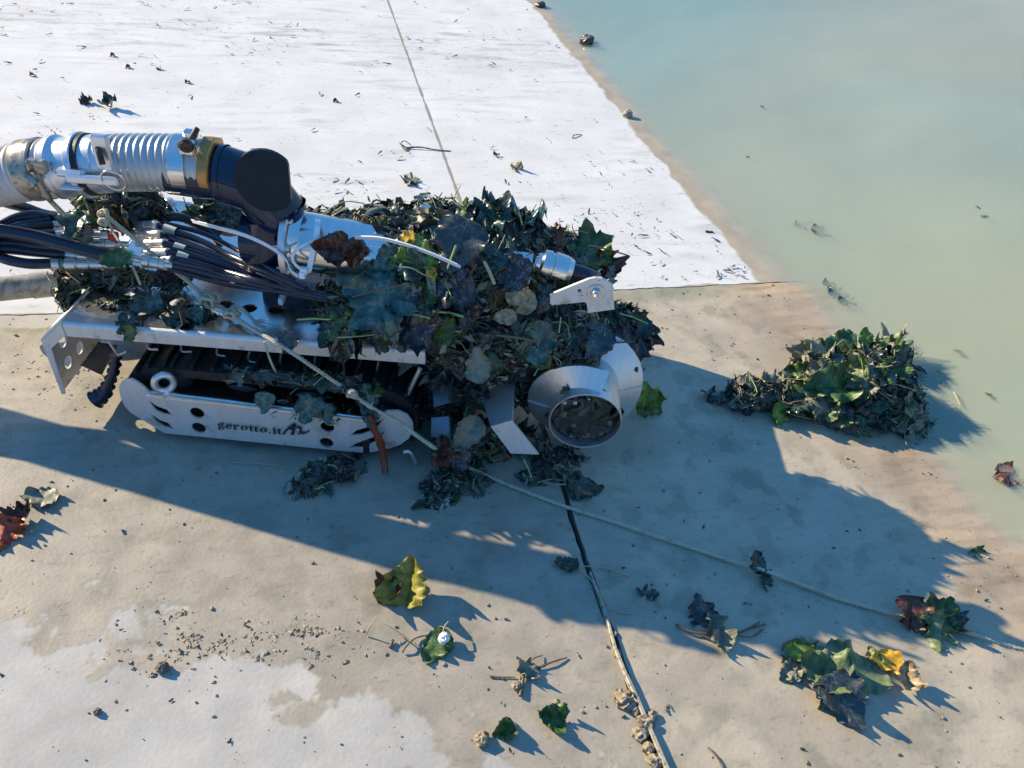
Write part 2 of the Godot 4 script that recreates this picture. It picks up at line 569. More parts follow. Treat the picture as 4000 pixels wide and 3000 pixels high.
func make_leaf_meshes() -> void:
	LEAF["lobed"] = [leaf_mesh("lobed", 0.12, 0.3, 0.4, 1), leaf_mesh("lobed", -0.25, -0.4, 0.5, 2), leaf_mesh("lobed", 0.4, -0.3, 0.5, 3)]
	LEAF["heart"] = [leaf_mesh("heart", 0.12, 0.2, 0.2, 4), leaf_mesh("heart", -0.3, 0.4, 0.45, 5), leaf_mesh("heart", 0.4, -0.45, 0.4, 6)]
	LEAF["oval"] = [leaf_mesh("oval", 0.2, 0.2, 0.2, 7), leaf_mesh("oval", 0.5, -0.6, 0.4, 8), leaf_mesh("oval", -0.4, 0.6, 0.5, 9)]
	LEAF["curled"] = [leaf_mesh("heart", 0.8, 0.5, 0.45, 10), leaf_mesh("oval", 1.0, -0.9, 0.5, 11), leaf_mesh("heart", 0.5, 0.7, 0.55, 12)]
	# limp strings of weed
	var strings := []
	for k in 3:
		var st := start()
		var sr := RandomNumberGenerator.new()
		sr.seed = 80 + k
		var line := []
		for i in 5: line.append(Vector3((i - 2) * 0.25, sr.randf_range(-0.14, 0.14), sr.randf_range(-0.1, 0.1)))
		tube(st, smooth(line, 2), PackedFloat32Array([0.012, 0.02, 0.026, 0.03, 0.026, 0.022, 0.03, 0.02, 0.012]), 4, false)
		strings.append(st.commit())
	LEAF["string"] = strings
	# small torn flakes for the litter
	var bits := []
	for s in 3:
		var r := RandomNumberGenerator.new()
		r.seed = 40 + s
		var st := start()
		var c := Vector3(0, 0, 0.12)
		var ring := PackedVector3Array()
		for k in 7:
			var a := TAU * k / 7.0
			ring.append(Vector3(cos(a) * r.randf_range(0.35, 0.6), sin(a) * r.randf_range(0.25, 0.5), r.randf_range(-0.2, 0.25)))
		for k in 7:
			var a := ring[k]
			var b := ring[(k + 1) % 7]
			var nn := (b - a).cross(c - a).normalized()
			if nn.z < 0: nn = -nn
			tri(st, a, b, c, nn, nn, nn)
		bits.append(st.commit())
	LEAF["bit"] = bits
	var stone := []
	for s in 3:
		stone.append(lump_mesh(Vector3(0.5, 0.36, 0.45), 60 + s, 0.35, 10, 7))
	LEAF["crumb"] = stone
	LEAF["clot"] = [lump_mesh(Vector3(0.5, 0.25, 0.4), 71, 1.0, 9, 6), lump_mesh(Vector3(0.45, 0.2, 0.5), 72, 1.1, 9, 6)]


# an uneven round lump with smooth shading
func lump_into(st: SurfaceTool, radii: Vector3, sd: int, rough: float, seg: int, rows: int, at := Vector3.ZERO, freq := 1.2) -> void:
	var nz := noise(sd, freq, 4)
	var r := func(d: Vector3) -> Vector3:
		return at + d * radii * (1.0 + rough * nz.get_noise_3dv(d * 1.5))
	var dir := func(i: int, j: int) -> Vector3:
		var a := TAU * (i % seg) / seg
		var b := PI * j / rows
		return Vector3(cos(a) * sin(b), cos(b), sin(a) * sin(b))
	var pts := []
	var nrm := []
	for j in rows + 1:
		for i in seg:
			var d: Vector3 = dir.call(i, j)
			var u := d.cross(Vector3(0.31, 0.77, 0.55)).normalized()
			var v := d.cross(u)
			var p: Vector3 = r.call(d)
			var pu: Vector3 = r.call((d + u * 0.12).normalized())
			var pv: Vector3 = r.call((d + v * 0.12).normalized())
			var n := (pu - p).cross(pv - p).normalized()
			if n.dot(d) < 0.0: n = -n
			pts.append(p)
			nrm.append(n)
	for j in rows:
		for i in seg:
			var a := j * seg + i
			var b := j * seg + (i + 1) % seg
			var c := b + seg
			var e := a + seg
			if j > 0: tri(st, pts[a], pts[b], pts[c], nrm[a], nrm[b], nrm[c])
			if j < rows - 1: tri(st, pts[a], pts[c], pts[e], nrm[a], nrm[c], nrm[e])


func lump_mesh(radii: Vector3, sd: int, rough: float, seg := 12, rows := 8) -> Mesh:
	var st := start()
	lump_into(st, radii, sd, rough, seg, rows)
	return st.commit()



# ------------------------------------------------------------------ the bank and the water
# how far the mud stands proud of the slab near the water (this wanders the water's edge)
func shore_shift(z: float) -> float:
	var key := [[-9.0, 0.0], [-1.0, 0.0], [-0.48, 0.0], [-0.36, 0.07], [-0.16, 0.035], [0.05, 0.03], [0.35, -0.012], [0.46, 0.008], [0.64, -0.01], [0.8, 0.03], [3.0, 0.0]]
	for i in key.size() - 1:
		if z <= key[i + 1][0]:
			return lerpf(key[i][1], key[i + 1][1], clampf((z - key[i][0]) / (key[i + 1][0] - key[i][0]), 0, 1))
	return 0.0


# the crack between the lower slabs wanders a little
func crack_shift(z: float) -> float:
	return -0.012 * smoothstep(0.35, 0.6, z) + 0.008 * smoothstep(0.95, 1.15, z)


var bank_noise := noise(77, 1.0, 4)


func bank_height(x: float, z: float) -> float:
	var h := 0.0016 * bank_noise.get_noise_2d(x * 5.0, z * 5.0)
	if z > -0.47:
		h += 0.0022 * bank_noise.get_noise_2d(x * 9.0 + 40.0, z * 22.0)
	if x > 0.7:
		h += shore_shift(z) * tan(deg_to_rad(DIP)) * smoothstep(0.7, 1.0, x) * (1.0 - smoothstep(1.35, 1.8, x))
		h += 0.0025 * bank_noise.get_noise_2d(x * 14.0, z * 14.0) * smoothstep(0.9, 1.1, x)
	return h


# one concrete slab: a fine grid with ragged edges, a rounded arris and sides going down
func slab(called: String, label: String, x0: float, x1: float, z0: float, z1: float, step: float, lift: float, mat: Material, uvr: Rect2, ragged := 0.004) -> void:
	var nx := int(ceil((x1 - x0) / step))
	var nz := int(ceil((z1 - z0) / step))
	var st := SurfaceTool.new()
	st.begin(Mesh.PRIMITIVE_TRIANGLES)
	st.set_smooth_group(1)
	var grid := []
	for j in nz + 3:
		var row := PackedVector3Array()
		for i in nx + 3:
			var x := lerpf(x0, x1, clampf(float(i - 1) / nx, 0, 1))
			var z := lerpf(z0, z1, clampf(float(j - 1) / nz, 0, 1))
			var edge := minf(minf(x - x0, x1 - x), minf(z - z0, z1 - z))
			var y := lift + bank_height(x, z)
			if edge < step * 0.5:
				var w := ragged * (bank_noise.get_noise_2d(x * 16.0, z * 16.0) + 0.5 * bank_noise.get_noise_2d(x * 60.0, z * 60.0))
				if x - x0 < step * 0.5 or x1 - x < step * 0.5: x += w
				else: z += w * 1.5
				if absf(x - 0.043) < 0.014: x += crack_shift(z)
				y -= 0.0006
			if i == 0 or j == 0 or i == nx + 2 or j == nz + 2:
				y -= 0.035
			row.append(Vector3(x, y, z))
		grid.append(row)
	for j in nz + 2:
		for i in nx + 2:
			var q := [grid[j][i], grid[j][i + 1], grid[j + 1][i + 1], grid[j + 1][i]]
			st.set_smooth_group(2 if i == 0 or j == 0 or i == nx + 1 or j == nz + 1 else 1)
			for k in [0, 1, 2, 0, 2, 3]:
				var p: Vector3 = q[k]
				st.set_uv(Vector2((p.x - uvr.position.x) / uvr.size.x, (p.z - uvr.position.y) / uvr.size.y))
				st.add_vertex(p)
	st.index()
	st.generate_normals()
	var o := part(numbered(called), st.commit(), mat, self, BANK)
	tag(o, label, "", "", "structure")


func bank_texture(kind: String, w: int, h: int, r: Rect2) -> StandardMaterial3D:
	var big := noise_bytes(101, 0.006, w, h, 5)
	var mid := noise_bytes(102, 0.03, w, h, 4)
	var fine := noise_bytes(103, 0.22, w, h, 3)
	var sweep := noise_bytes(104, 0.045, w, h, 4, 5, 1)
	var edge := noise_bytes(105, 0.018, w, h, 5)
	var speck := noise_bytes(106, 0.15, w, h, 2, 3, 1)
	var col := PackedByteArray()
	col.resize(w * h * 3)
	var bump := PackedByteArray()
	bump.resize(w * h)
	var rgh := PackedByteArray()
	rgh.resize(w * h)
	var upper := kind == "dry"
	for j in h:
		var z := r.position.y + r.size.y * (j + 0.5) / h
		# where the dry film ends at the lower left, measured along x
		for i in w:
			var k := j * w + i
			var x := r.position.x + r.size.x * (i + 0.5) / w
			var nb := big[k] / 255.0
			var nm := mid[k] / 255.0
			var nf := fine[k] / 255.0
			var ns := sweep[k] / 255.0
			var ne := edge[k] / 255.0
			var wet := 0.0                       # 0 dry pale concrete, 1 mud film
			if upper:
				wet = smoothstep(-0.012, 0.012, x - 1.045 + (ne - 0.5) * 0.05 + (nm - 0.5) * 0.02)
				var front := z + 0.462 + (ne - 0.5) * 0.05 * (0.5 + 0.5 * nb)
				wet = maxf(wet, smoothstep(-0.004, 0.004, front))
			else:
				var line := 0.655 + 0.36 * maxf(x + 1.063, 0.0) + 0.35 * maxf(x + 0.62, 0.0)
				var f := z - line + (ne - 0.5) * 0.34 + (nm - 0.5) * 0.09
				wet = 1.0 - smoothstep(-0.02, 0.03, f)
				var left := smoothstep(0.0, 0.02, -z - 0.375 + (ne - 0.5) * 0.05) * (1.0 - smoothstep(-1.2, -0.9, x + (nm - 0.5) * 0.3))
				wet = minf(wet, 1.0 - left)
			# pale concrete
			var dr := 0.615 + 0.12 * (nb - 0.5) + 0.06 * (ne - 0.5) + 0.06 * (ns - 0.5) + 0.04 * (nf - 0.5)
			if upper:
				var trail := exp(-pow((z + 3.05 - 0.12 * x) / 0.34, 2.0)) * 0.8 + exp(-pow((z + 1.15) / 0.35, 2.0)) * 0.3 * (1.0 - smoothstep(-0.4, 0.5, x))
				dr -= clampf((ns - 0.56 + 0.08 * trail) * 2.5, 0.0, 1.0) * (0.05 + 0.2 * trail)
				dr -= 0.13 * clampf((nb - 0.54) * 5.0, 0.0, 1.0) * clampf((ns - 0.35) * 2.0, 0.0, 1.0)
				if speck[k] > 208 - int(trail * 24.0): dr -= 0.15
			else:
				dr = 0.44 + 0.12 * (nb - 0.5) + 0.08 * (nm - 0.5) + 0.05 * (nf - 0.5)
			var c := Vector3(dr, dr * 0.975, dr * 0.93) if upper else Vector3(dr, dr * 0.94, dr * 0.84)
			# mud film
			var sandy := smoothstep(-0.35, 0.45, x + (ne - 0.5) * 1.2 + (0.25 if x > 0.04 else -0.1))
			var mr := 0.36 + 0.09 * sandy + 0.12 * (nb - 0.5) + 0.06 * (ns - 0.5) + 0.05 * (nf - 0.5) + 0.05 * (nm - 0.5)
			var mud := Vector3(mr, mr * lerpf(0.865, 0.845, sandy), mr * lerpf(0.67, 0.61, sandy))
			var olive := 0.0
			if not upper: olive = 1.0 - smoothstep(-0.405, -0.345, z + (ne - 0.5) * 0.07)
			olive = maxf(olive * 0.9, clampf((ne - 0.6) * 2.0, 0.0, 0.3))
			mud = mud.lerp(Vector3(0.27, 0.255, 0.175) * (0.85 + 0.3 * nm), olive)
			# the rusty fringe of silt along the water, combed by the receding water
			var fringe := smoothstep(0.78, 1.05, x + (nm - 0.5) * 0.16)
			var comb := clampf((ns - 0.47) * 5.0, 0.0, 1.0)
			mud = mud.lerp(Vector3(0.43, 0.31, 0.2).lerp(Vector3(0.29, 0.2, 0.1), comb * 0.7), fringe * (0.75 if not upper else 0.0))
			if upper: mud = Vector3(0.37, 0.31, 0.215) * (0.85 + 0.3 * nm)
			if not upper and speck[k] > 196: mud *= 0.84
			# damp stains in the mud film
			if not upper: mud *= 1.0 - 0.22 * clampf((nb - 0.52) * 4.0, 0.0, 1.0) - 0.1 * clampf((ne - 0.55) * 5.0, 0.0, 1.0)
			c = c.lerp(mud, wet)
			col[k * 3] = int(clampf(pow(c.x, 0.4545), 0, 1) * 255.0)
			col[k * 3 + 1] = int(clampf(pow(c.y, 0.4545), 0, 1) * 255.0)
			col[k * 3 + 2] = int(clampf(pow(c.z, 0.4545), 0, 1) * 255.0)
			var hgt := 0.35 + 0.25 * (nf - 0.5) + 0.2 * (ns - 0.5) + wet * (0.22 + 0.25 * (nm - 0.5) + olive * 1.2 * (nm - 0.4))
			bump[k] = int(clampf(hgt, 0, 1) * 255.0)
			rgh[k] = int(255.0 * clampf(lerpf(0.9, 0.38 + 0.35 * nm + 0.3 * olive, wet), 0.2, 1.0))
	var m := StandardMaterial3D.new()
	m.resource_name = "concrete_" + kind
	m.albedo_texture = tex(w, h, col)
	m.roughness = 1.0
	m.roughness_texture = tex(w, h, rgh, Image.FORMAT_L8)
	m.roughness_texture_channel = BaseMaterial3D.TEXTURE_CHANNEL_RED
	m.heightmap_enabled = true
	m.heightmap_texture = tex(w, h, bump, Image.FORMAT_L8)
	m.heightmap_scale = 0.15
	return m


func make_bank() -> void:
	var ur := Rect2(-4.0, -5.2, 5.8, 4.8)
	var lr := Rect2(-1.9, -0.56, 3.7, 2.16)
	var dry := bank_texture("dry", 1280, 1060, ur)
	var damp := bank_texture("damp", 1480, 864, lr)
	M["dry"] = dry
	M["damp"] = damp
	var far := plain("concrete_far", lin(0.56, 0.55, 0.53), 0.9)
	slab("concrete_slab", "", -4.0, 0.038, -5.2, -0.4585, 0.035, 0.0022, dry, ur, 0.004)
	slab("concrete_slab", "", 0.048, 1.8, -5.2, -0.4585, 0.035, 0.0022, dry, ur, 0.004)
	slab("concrete_slab", "", -1.9, 0.036, -0.4575, 1.6, 0.025, 0.0, damp, lr, 0.005)
	slab("concrete_slab", "", 0.05, 1.8, -0.4575, 1.6, 0.025, 0.0, damp, lr, 0.005)
	# the rest of the bank, out of the picture
	for q in [[-14.0, -4.012, -5.2, -0.462], [-14.0, -1.912, -0.45, 6.0], [-1.9, 1.8, 1.612, 6.0], [-14.0, 1.8, -30.0, -5.212], [1.8, 9.0, -30.0, 6.0]]:
		slab("concrete_slab", "", q[0], q[1], q[2], q[3], 0.5, -0.001, far, ur, 0.0)
	plain("filler_dry", lin(0.26, 0.235, 0.19), 0.9)
	plain("filler_wet", lin(0.05, 0.047, 0.042), 0.5)
	var bed := start()
	flat_quad(bed, Vector3(-14, -0.017, -30), Vector3(9, -0.017, -30), Vector3(9, -0.017, 6), Vector3(-14, -0.017, 6), Vector3.UP)
	for q in [[-5.2, -0.47, 0.0016], [-0.45, 0.6, -0.008]]:
		var f := start()
		bevel_box(f, Vector3(0.02, 0.02, q[1] - q[0]), 0.003, Transform3D(Basis(), Vector3(0.043, q[2] - 0.01, (q[0] + q[1]) * 0.5)))
		tag(part(numbered("joint_filler"), f.commit(), M["filler_dry"] if q[0] < -1.0 else M["filler_wet"], self, BANK), "", "", "", "structure")
	tag(part("joint_bed", bed.commit(), plain("joint_dirt", lin(0.07, 0.06, 0.045), 0.95), self, BANK), "", "", "", "structure")
	var top := start()
	var y := 14.0 * sin(deg_to_rad(DIP)) - 0.02
	flat_quad(top, Vector3(-13.4, y, -150), Vector3(-13.4, y, 150), Vector3(-200, y, 150), Vector3(-200, y, -150), Vector3.UP)
	tag(part("ground", top.commit(), plain("earth", lin(0.2, 0.17, 0.11), 0.95), self), "", "", "", "structure")


func make_water() -> void:
	var wy := -WATER_X * sin(deg_to_rad(DIP)) + 0.004
	var n := 256
	var nz := noise(300, 0.02, 3)
	nz.domain_warp_enabled = false
	var im := nz.get_seamless_image(n, n)
	im.bump_map_to_normal_map(3.0)
	var m := StandardMaterial3D.new()
	m.resource_name = "water_surface"
	m.albedo_color = Color(0.85, 0.95, 0.92, 0.04)
	m.transparency = BaseMaterial3D.TRANSPARENCY_ALPHA
	m.roughness = 0.04
	m.normal_enabled = true
	m.normal_texture = ImageTexture.create_from_image(im)
	m.normal_scale = 0.12
	m.uv1_scale = Vector3(40, 40, 40)
	var st := start()
	var x0 := WATER_X * cos(deg_to_rad(DIP)) - 0.45
	var c := [Vector3(x0, 0, -60), Vector3(x0 + 90, 0, -60), Vector3(x0 + 90, 0, 30), Vector3(x0, 0, 30)]
	var uv := [Vector2(0, 0), Vector2(1, 0), Vector2(1, 1), Vector2(0, 1)]
	tri(st, c[0], c[1], c[2], Vector3.UP, Vector3.UP, Vector3.UP, uv[0], uv[1], uv[2])
	tri(st, c[0], c[2], c[3], Vector3.UP, Vector3.UP, Vector3.UP, uv[0], uv[2], uv[3])
	var o := part("water", st.commit(), m, self, Transform3D(Basis(), Vector3(0, wy, 0)))
	tag(o, "", "", "", "structure")
	# clouds of silt hang in the water, thicker with every hand's breadth of depth
	var k := 0
	for layer in [[0.002, 0.14], [0.007, 0.18], [0.013, 0.26], [0.021, 0.28], [0.033, 0.32], [0.05, 0.36], [0.08, 0.4], [0.13, 0.45], [0.21, 0.55], [0.33, 0.97]]:
		silt_layer(k, wy - layer[0], layer[1], x0)
		k += 1


func silt_layer(k: int, y: float, thick: float, x0: float) -> void:
	var n := 256
	var a := noise_bytes(400 + k, 0.016, n, n, 5)
	var b := noise_bytes(420, 0.012, n, n, 3)
	var d := PackedByteArray()
	d.resize(n * n * 4)
	for i in n * n:
		var f := a[i] / 255.0
		var g := b[i] / 255.0
		var c := Color(0.41, 0.425, 0.32).lerp(Color(0.25, 0.43, 0.395), clampf(g * 1.2 - 0.45 + 0.12 * k, 0, 1))
		# silt stirred up round the pile and down the slope from it
		var wx := (i % n) * 12.0 / n - 2.0
		var wz := int(i / n) * 12.0 / n - 8.0
		var plume := clampf(1.25 - Vector2(wx - 1.5, (wz - 0.5) * 0.8).length() / 1.3 + (g - 0.5) * 1.6, 0.0, 1.0)
		c = c.lerp(Color(0.5, 0.47, 0.28), plume * 0.65)
		c = (c * (0.82 + 0.34 * f)).linear_to_srgb()
		d[i * 4] = int(c.r * 255.0)
		d[i * 4 + 1] = int(c.g * 255.0)
		d[i * 4 + 2] = int(c.b * 255.0)
		d[i * 4 + 3] = int(clampf(thick + (f - 0.5) * (0.5 if thick < 0.9 else 0.0), 0, 1) * 255.0)
	var m := StandardMaterial3D.new()
	m.resource_name = "silt"
	m.albedo_texture = tex(n, n, d, Image.FORMAT_RGBA8)
	m.transparency = BaseMaterial3D.TRANSPARENCY_ALPHA
	m.roughness = 1.0
	m.metallic_specular = 0.0
	var st := SurfaceTool.new()
	st.begin(Mesh.PRIMITIVE_TRIANGLES)
	st.set_smooth_group(1)
	var nz := noise(430 + k, 2.5, 4)
	var near := 60
	var rows := 120
	var pt := func(i: int, j: int) -> Vector3:
		var x := x0 + (i * 0.03 if i < near else near * 0.03 + pow(i - near, 2.0) * 0.12)
		var z := -6.0 + j * 0.065
		if j == 0: z = -60.0
		if j == rows: z = 30.0
		return Vector3(x, (0.0022 + 0.04 * 0.1 * k) * nz.get_noise_2d(x, z) * 0.7, z)
	for j in rows:
		for i in near + 26:
			var q := [pt.call(i, j), pt.call(i + 1, j), pt.call(i + 1, j + 1), pt.call(i, j + 1)]
			for e in [0, 1, 2, 0, 2, 3]:
				var p: Vector3 = q[e]
				st.set_uv(Vector2((p.x + 2.0) / 12.0, (p.z + 8.0) / 12.0))
				st.add_vertex(p)
	st.index()
	st.generate_normals()
	var o := part(numbered("silt_layer"), st.commit(), m, self, Transform3D(Basis(), Vector3(0, y, 0)))
	tag(o, "", "", "", "structure")



# ------------------------------------------------------------------ the robot; u along it to the right, v up, w towards the viewer
func csg(called: String, parent: Node, mat: Material, solids: Array, holes: Array) -> CSGCombiner3D:
	var c := CSGCombiner3D.new()
	c.name = called
	c.material_override = mat
	parent.add_child(c, true)
	for s in solids: c.add_child(s)
	for h in holes:
		h.operation = CSGShape3D.OPERATION_SUBTRACTION
		c.add_child(h)
	return c


func csg_poly(outline: Array, depth: float, xf := Transform3D()) -> CSGPolygon3D:
	var p := CSGPolygon3D.new()
	p.polygon = PackedVector2Array(outline)
	p.mode = CSGPolygon3D.MODE_DEPTH
	p.depth = depth
	p.transform = xf
	return p


func csg_round(r: float, at: Vector3, axis: Vector3, h := 0.1, sides := 20) -> CSGCylinder3D:
	var c := CSGCylinder3D.new()
	c.radius = r
	c.height = h
	c.sides = sides
	c.transform = Transform3D(Basis(Quaternion(Vector3.UP, axis)), at)
	return c


func bolt(st: SurfaceTool, at: Vector3, axis: Vector3, r: float) -> void:
	turned(st, PackedVector3Array([at, at + axis * r * 1.3]), [Vector2(0, r * 1.9), Vector2(0.2, r * 1.9), Vector2(0.2, r * 1.15), Vector2(0.85, r * 1.1), Vector2(1, r * 0.8), Vector2(1, 0)], 6 if r > 0.004 else 8)


func make_robot() -> void:
	var rb := thing("cleaning_robot", "low tracked stainless steel cleaning robot buried in wet leaves on the concrete bank", "robot", BANK * ROBOT_ON_BANK)
	track_guard(rb)
	tracks(rb)
	top_frame(rb)
	chassis(rb)
	auger(rb)
	pump(rb)
	hydraulics(rb)


func track_guard(rb: Node3D) -> void:
	# flat middle and two ends bent a little back
	var th := 0.005
	var mid := [Vector2(0.0002, 0.0284), Vector2(0.4844, 0.0291), Vector2(0.5135, 0.1454), Vector2(-0.0093, 0.1565)]
	var lo := [Vector2(0.0002, 0.0284), Vector2(-0.0093, 0.1565), Vector2(-0.0209, 0.1743), Vector2(-0.0365, 0.1858), Vector2(-0.0502, 0.1918), Vector2(-0.0649, 0.1874), Vector2(-0.0798, 0.1742), Vector2(-0.0911, 0.1533), Vector2(-0.0941, 0.1267), Vector2(-0.0912, 0.0953), Vector2(-0.0794, 0.0757)]
	var hi := [Vector2(0.4844, 0.0291), Vector2(0.5179, 0.0321), Vector2(0.5567, 0.0468), Vector2(0.5886, 0.0623), Vector2(0.6107, 0.0870), Vector2(0.6208, 0.1184), Vector2(0.6191, 0.1424), Vector2(0.6064, 0.1661), Vector2(0.5847, 0.1781), Vector2(0.5570, 0.1759), Vector2(0.5135, 0.1454)]
	var pivot_l: Vector2 = mid[0]
	var pivot_r: Vector2 = mid[1]
	var bend := func(at: float, turn: float) -> Transform3D:
		return Transform3D(Basis(Vector3.UP, turn), Vector3(at, 0, 0)) * Transform3D(Basis(), Vector3(-at, 0, 0))
	var solids := [csg_poly(mid, th), csg_poly(lo, th, bend.call(pivot_l.x, -0.16)), csg_poly(hi, th, bend.call(pivot_r.x, 0.08))]
	var holes := []
	for c in [Vector3(0.095, 0.110, 0.000), Vector3(0.091, 0.059, 0.000), Vector3(0.411, 0.107, 0.000), Vector3(0.406, 0.052, 0.000)]:
		holes.append(csg_round(0.0172, c, Vector3(0, 0, 1)))
	for sl in [[Vector2(-0.0187, 0.1339), Vector2(0.0044, 0.1171), Vector2(0.0217, 0.1111), Vector2(0.0322, 0.0939), Vector2(0.0127, 0.0954), Vector2(-0.0071, 0.1054)], [Vector2(-0.0230, 0.0870), Vector2(-0.0010, 0.0721), Vector2(0.0166, 0.0659), Vector2(0.0286, 0.0458), Vector2(0.0075, 0.0507), Vector2(-0.0124, 0.0618)],
			[Vector2(0.4657, 0.0876), Vector2(0.4846, 0.1078), Vector2(0.5194, 0.1248), Vector2(0.5508, 0.1515), Vector2(0.5254, 0.1101), Vector2(0.4937, 0.0933)], [Vector2(0.4617, 0.0432), Vector2(0.4834, 0.0634), Vector2(0.5219, 0.0850), Vector2(0.5537, 0.1088), Vector2(0.5281, 0.0698), Vector2(0.4926, 0.0494)]]:
		holes.append(csg_poly(sl, 0.3, Transform3D(Basis(), Vector3(0, 0, 0.15))))
	csg("track_guard", rb, M["guard_steel"], solids, holes)
	# the folded shelf along its top, with a rounded nose
	var a: Vector2 = mid[3]
	var b: Vector2 = mid[2]
	var st := start()
	var ring := []
	for k in 7:
		var t := PI * 0.5 * k / 6.0
		ring.append(Vector2(-0.012 + 0.0125 * sin(t), 0.002 - 0.012 + 0.0125 * cos(t)))
	ring.push_front(Vector2(-0.085, 0.0025))
	for k in ring.size() - 1:
		var p: Vector2 = ring[k]
		var q: Vector2 = ring[k + 1]
		var A0 := Vector3(a.x - 0.01, a.y + p.y, p.x)
		var A1 := Vector3(a.x - 0.01, a.y + q.y, q.x)
		var B0 := Vector3(b.x + 0.02, b.y + p.y, p.x)
		var B1 := Vector3(b.x + 0.02, b.y + q.y, q.x)
		var n0 := Vector3(0, 1, 0) if k == 0 else Vector3(0, cos(PI * 0.5 * (k - 1) / 6.0), sin(PI * 0.5 * (k - 1) / 6.0))
		var n1 := Vector3(0, cos(PI * 0.5 * k / 6.0), sin(PI * 0.5 * k / 6.0))
		tri(st, A0, B0, B1, n0, n0, n1)
		tri(st, A0, B1, A1, n0, n1, n1)
	flat_quad(st, Vector3(a.x - 0.01, a.y - 0.002, -0.085), Vector3(b.x + 0.02, b.y - 0.002, -0.085), Vector3(b.x + 0.02, b.y - 0.002, -0.002), Vector3(a.x - 0.01, a.y - 0.002, -0.002), Vector3.DOWN)
	part("guard_shelf", st.commit(), M["stainless_plate"], rb)
	# lifting eye
	var e := Vector3(0.027, 0.147, -0.012)
	var ey := start()
	var eye := PackedVector3Array()
	for k in 25:
		var t := TAU * k / 24.0
		eye.append(e + Vector3(-0.002, 0.04, 0) + Basis(Vector3.UP, 0.45) * Vector3(sin(t) * 0.021, -cos(t) * 0.0235, 0))
	tube(ey, eye, PackedFloat32Array([0.0086]), 14, false)
	turned(ey, PackedVector3Array([e + Vector3(0, 0.001, 0), e + Vector3(0, 0.018, 0)]), [Vector2(0, 0.013), Vector2(0.45, 0.013), Vector2(0.6, 0.009), Vector2(1, 0.007)], 16)
	part("lifting_eye", ey.commit(), M["cast_aluminium"], rb)
	# maker's lettering and mark printed on the guard
	var p0 := Vector3(0.141, 0.080, 0.005)
	var p1 := Vector3(0.299, 0.078, 0.005)
	var tm := TextMesh.new()
	tm.text = "gerotto.it"
	var f := SystemFont.new()
	f.font_names = PackedStringArray(["Droid Serif"])
	f.font_weight = 700
	var fv := FontVariation.new()
	fv.base_font = f
	fv.variation_transform = Transform2D(Vector2(1, 0), Vector2(0.22, 1), Vector2.ZERO)
	tm.font = fv
	tm.font_size = 32
	tm.pixel_size = 0.0008
	tm.depth = 0.0006
	var ab := tm.get_aabb()
	var dir := p1 - p0
	var sx := dir.length() / maxf(ab.size.x, 0.001)
	var bx := Basis(dir.normalized(), Vector3(0, 0, 1).cross(dir.normalized()), Vector3(0, 0, 1)).scaled_local(Vector3(sx, 1.05, 1.0))
	part("lettering", tm, M["ink"], rb, Transform3D(bx, (p0 + p1) * 0.5))
	# a running figure: dot, arched body, curled tail
	var mk := start()
	for pl in [[Vector2(0.2994, 0.0710), Vector2(0.3056, 0.0841), Vector2(0.3168, 0.0979), Vector2(0.3272, 0.1106), Vector2(0.3337, 0.1141), Vector2(0.3369, 0.1077), Vector2(0.3333, 0.0933), Vector2(0.3286, 0.0734), Vector2(0.3197, 0.0730), Vector2(0.3256, 0.0905), Vector2(0.3175, 0.0910), Vector2(0.3097, 0.0812), Vector2(0.3070, 0.0721)],
			[Vector2(0.3360, 0.1032), Vector2(0.3442, 0.1052), Vector2(0.3502, 0.1009), Vector2(0.3476, 0.0918), Vector2(0.3509, 0.0853), Vector2(0.3586, 0.0873), Vector2(0.3653, 0.0935), Vector2(0.3692, 0.0958), Vector2(0.3663, 0.0892), Vector2(0.3583, 0.0820), Vector2(0.3479, 0.0787), Vector2(0.3414, 0.0840), Vector2(0.3442, 0.0957), Vector2(0.3407, 0.0995), Vector2(0.3356, 0.0980)],
			[Vector2(0.3382, 0.0826), Vector2(0.3430, 0.0798), Vector2(0.3467, 0.0794), Vector2(0.3414, 0.0761), Vector2(0.3371, 0.0772)]]:
		plate(mk, PackedVector2Array(pl), 0.0006, Transform3D(Basis(), Vector3(0, 0, 0.0052)))
	var dot := Vector3(0.336, 0.130, 0.005)
	turned(mk, PackedVector3Array([dot, dot + Vector3(0, 0, 0.0006)]), [Vector2(0, 0.0028), Vector2(1, 0.0028), Vector2(1, 0)], 12)
	part("emblem", mk.commit(), M["ink"], rb)


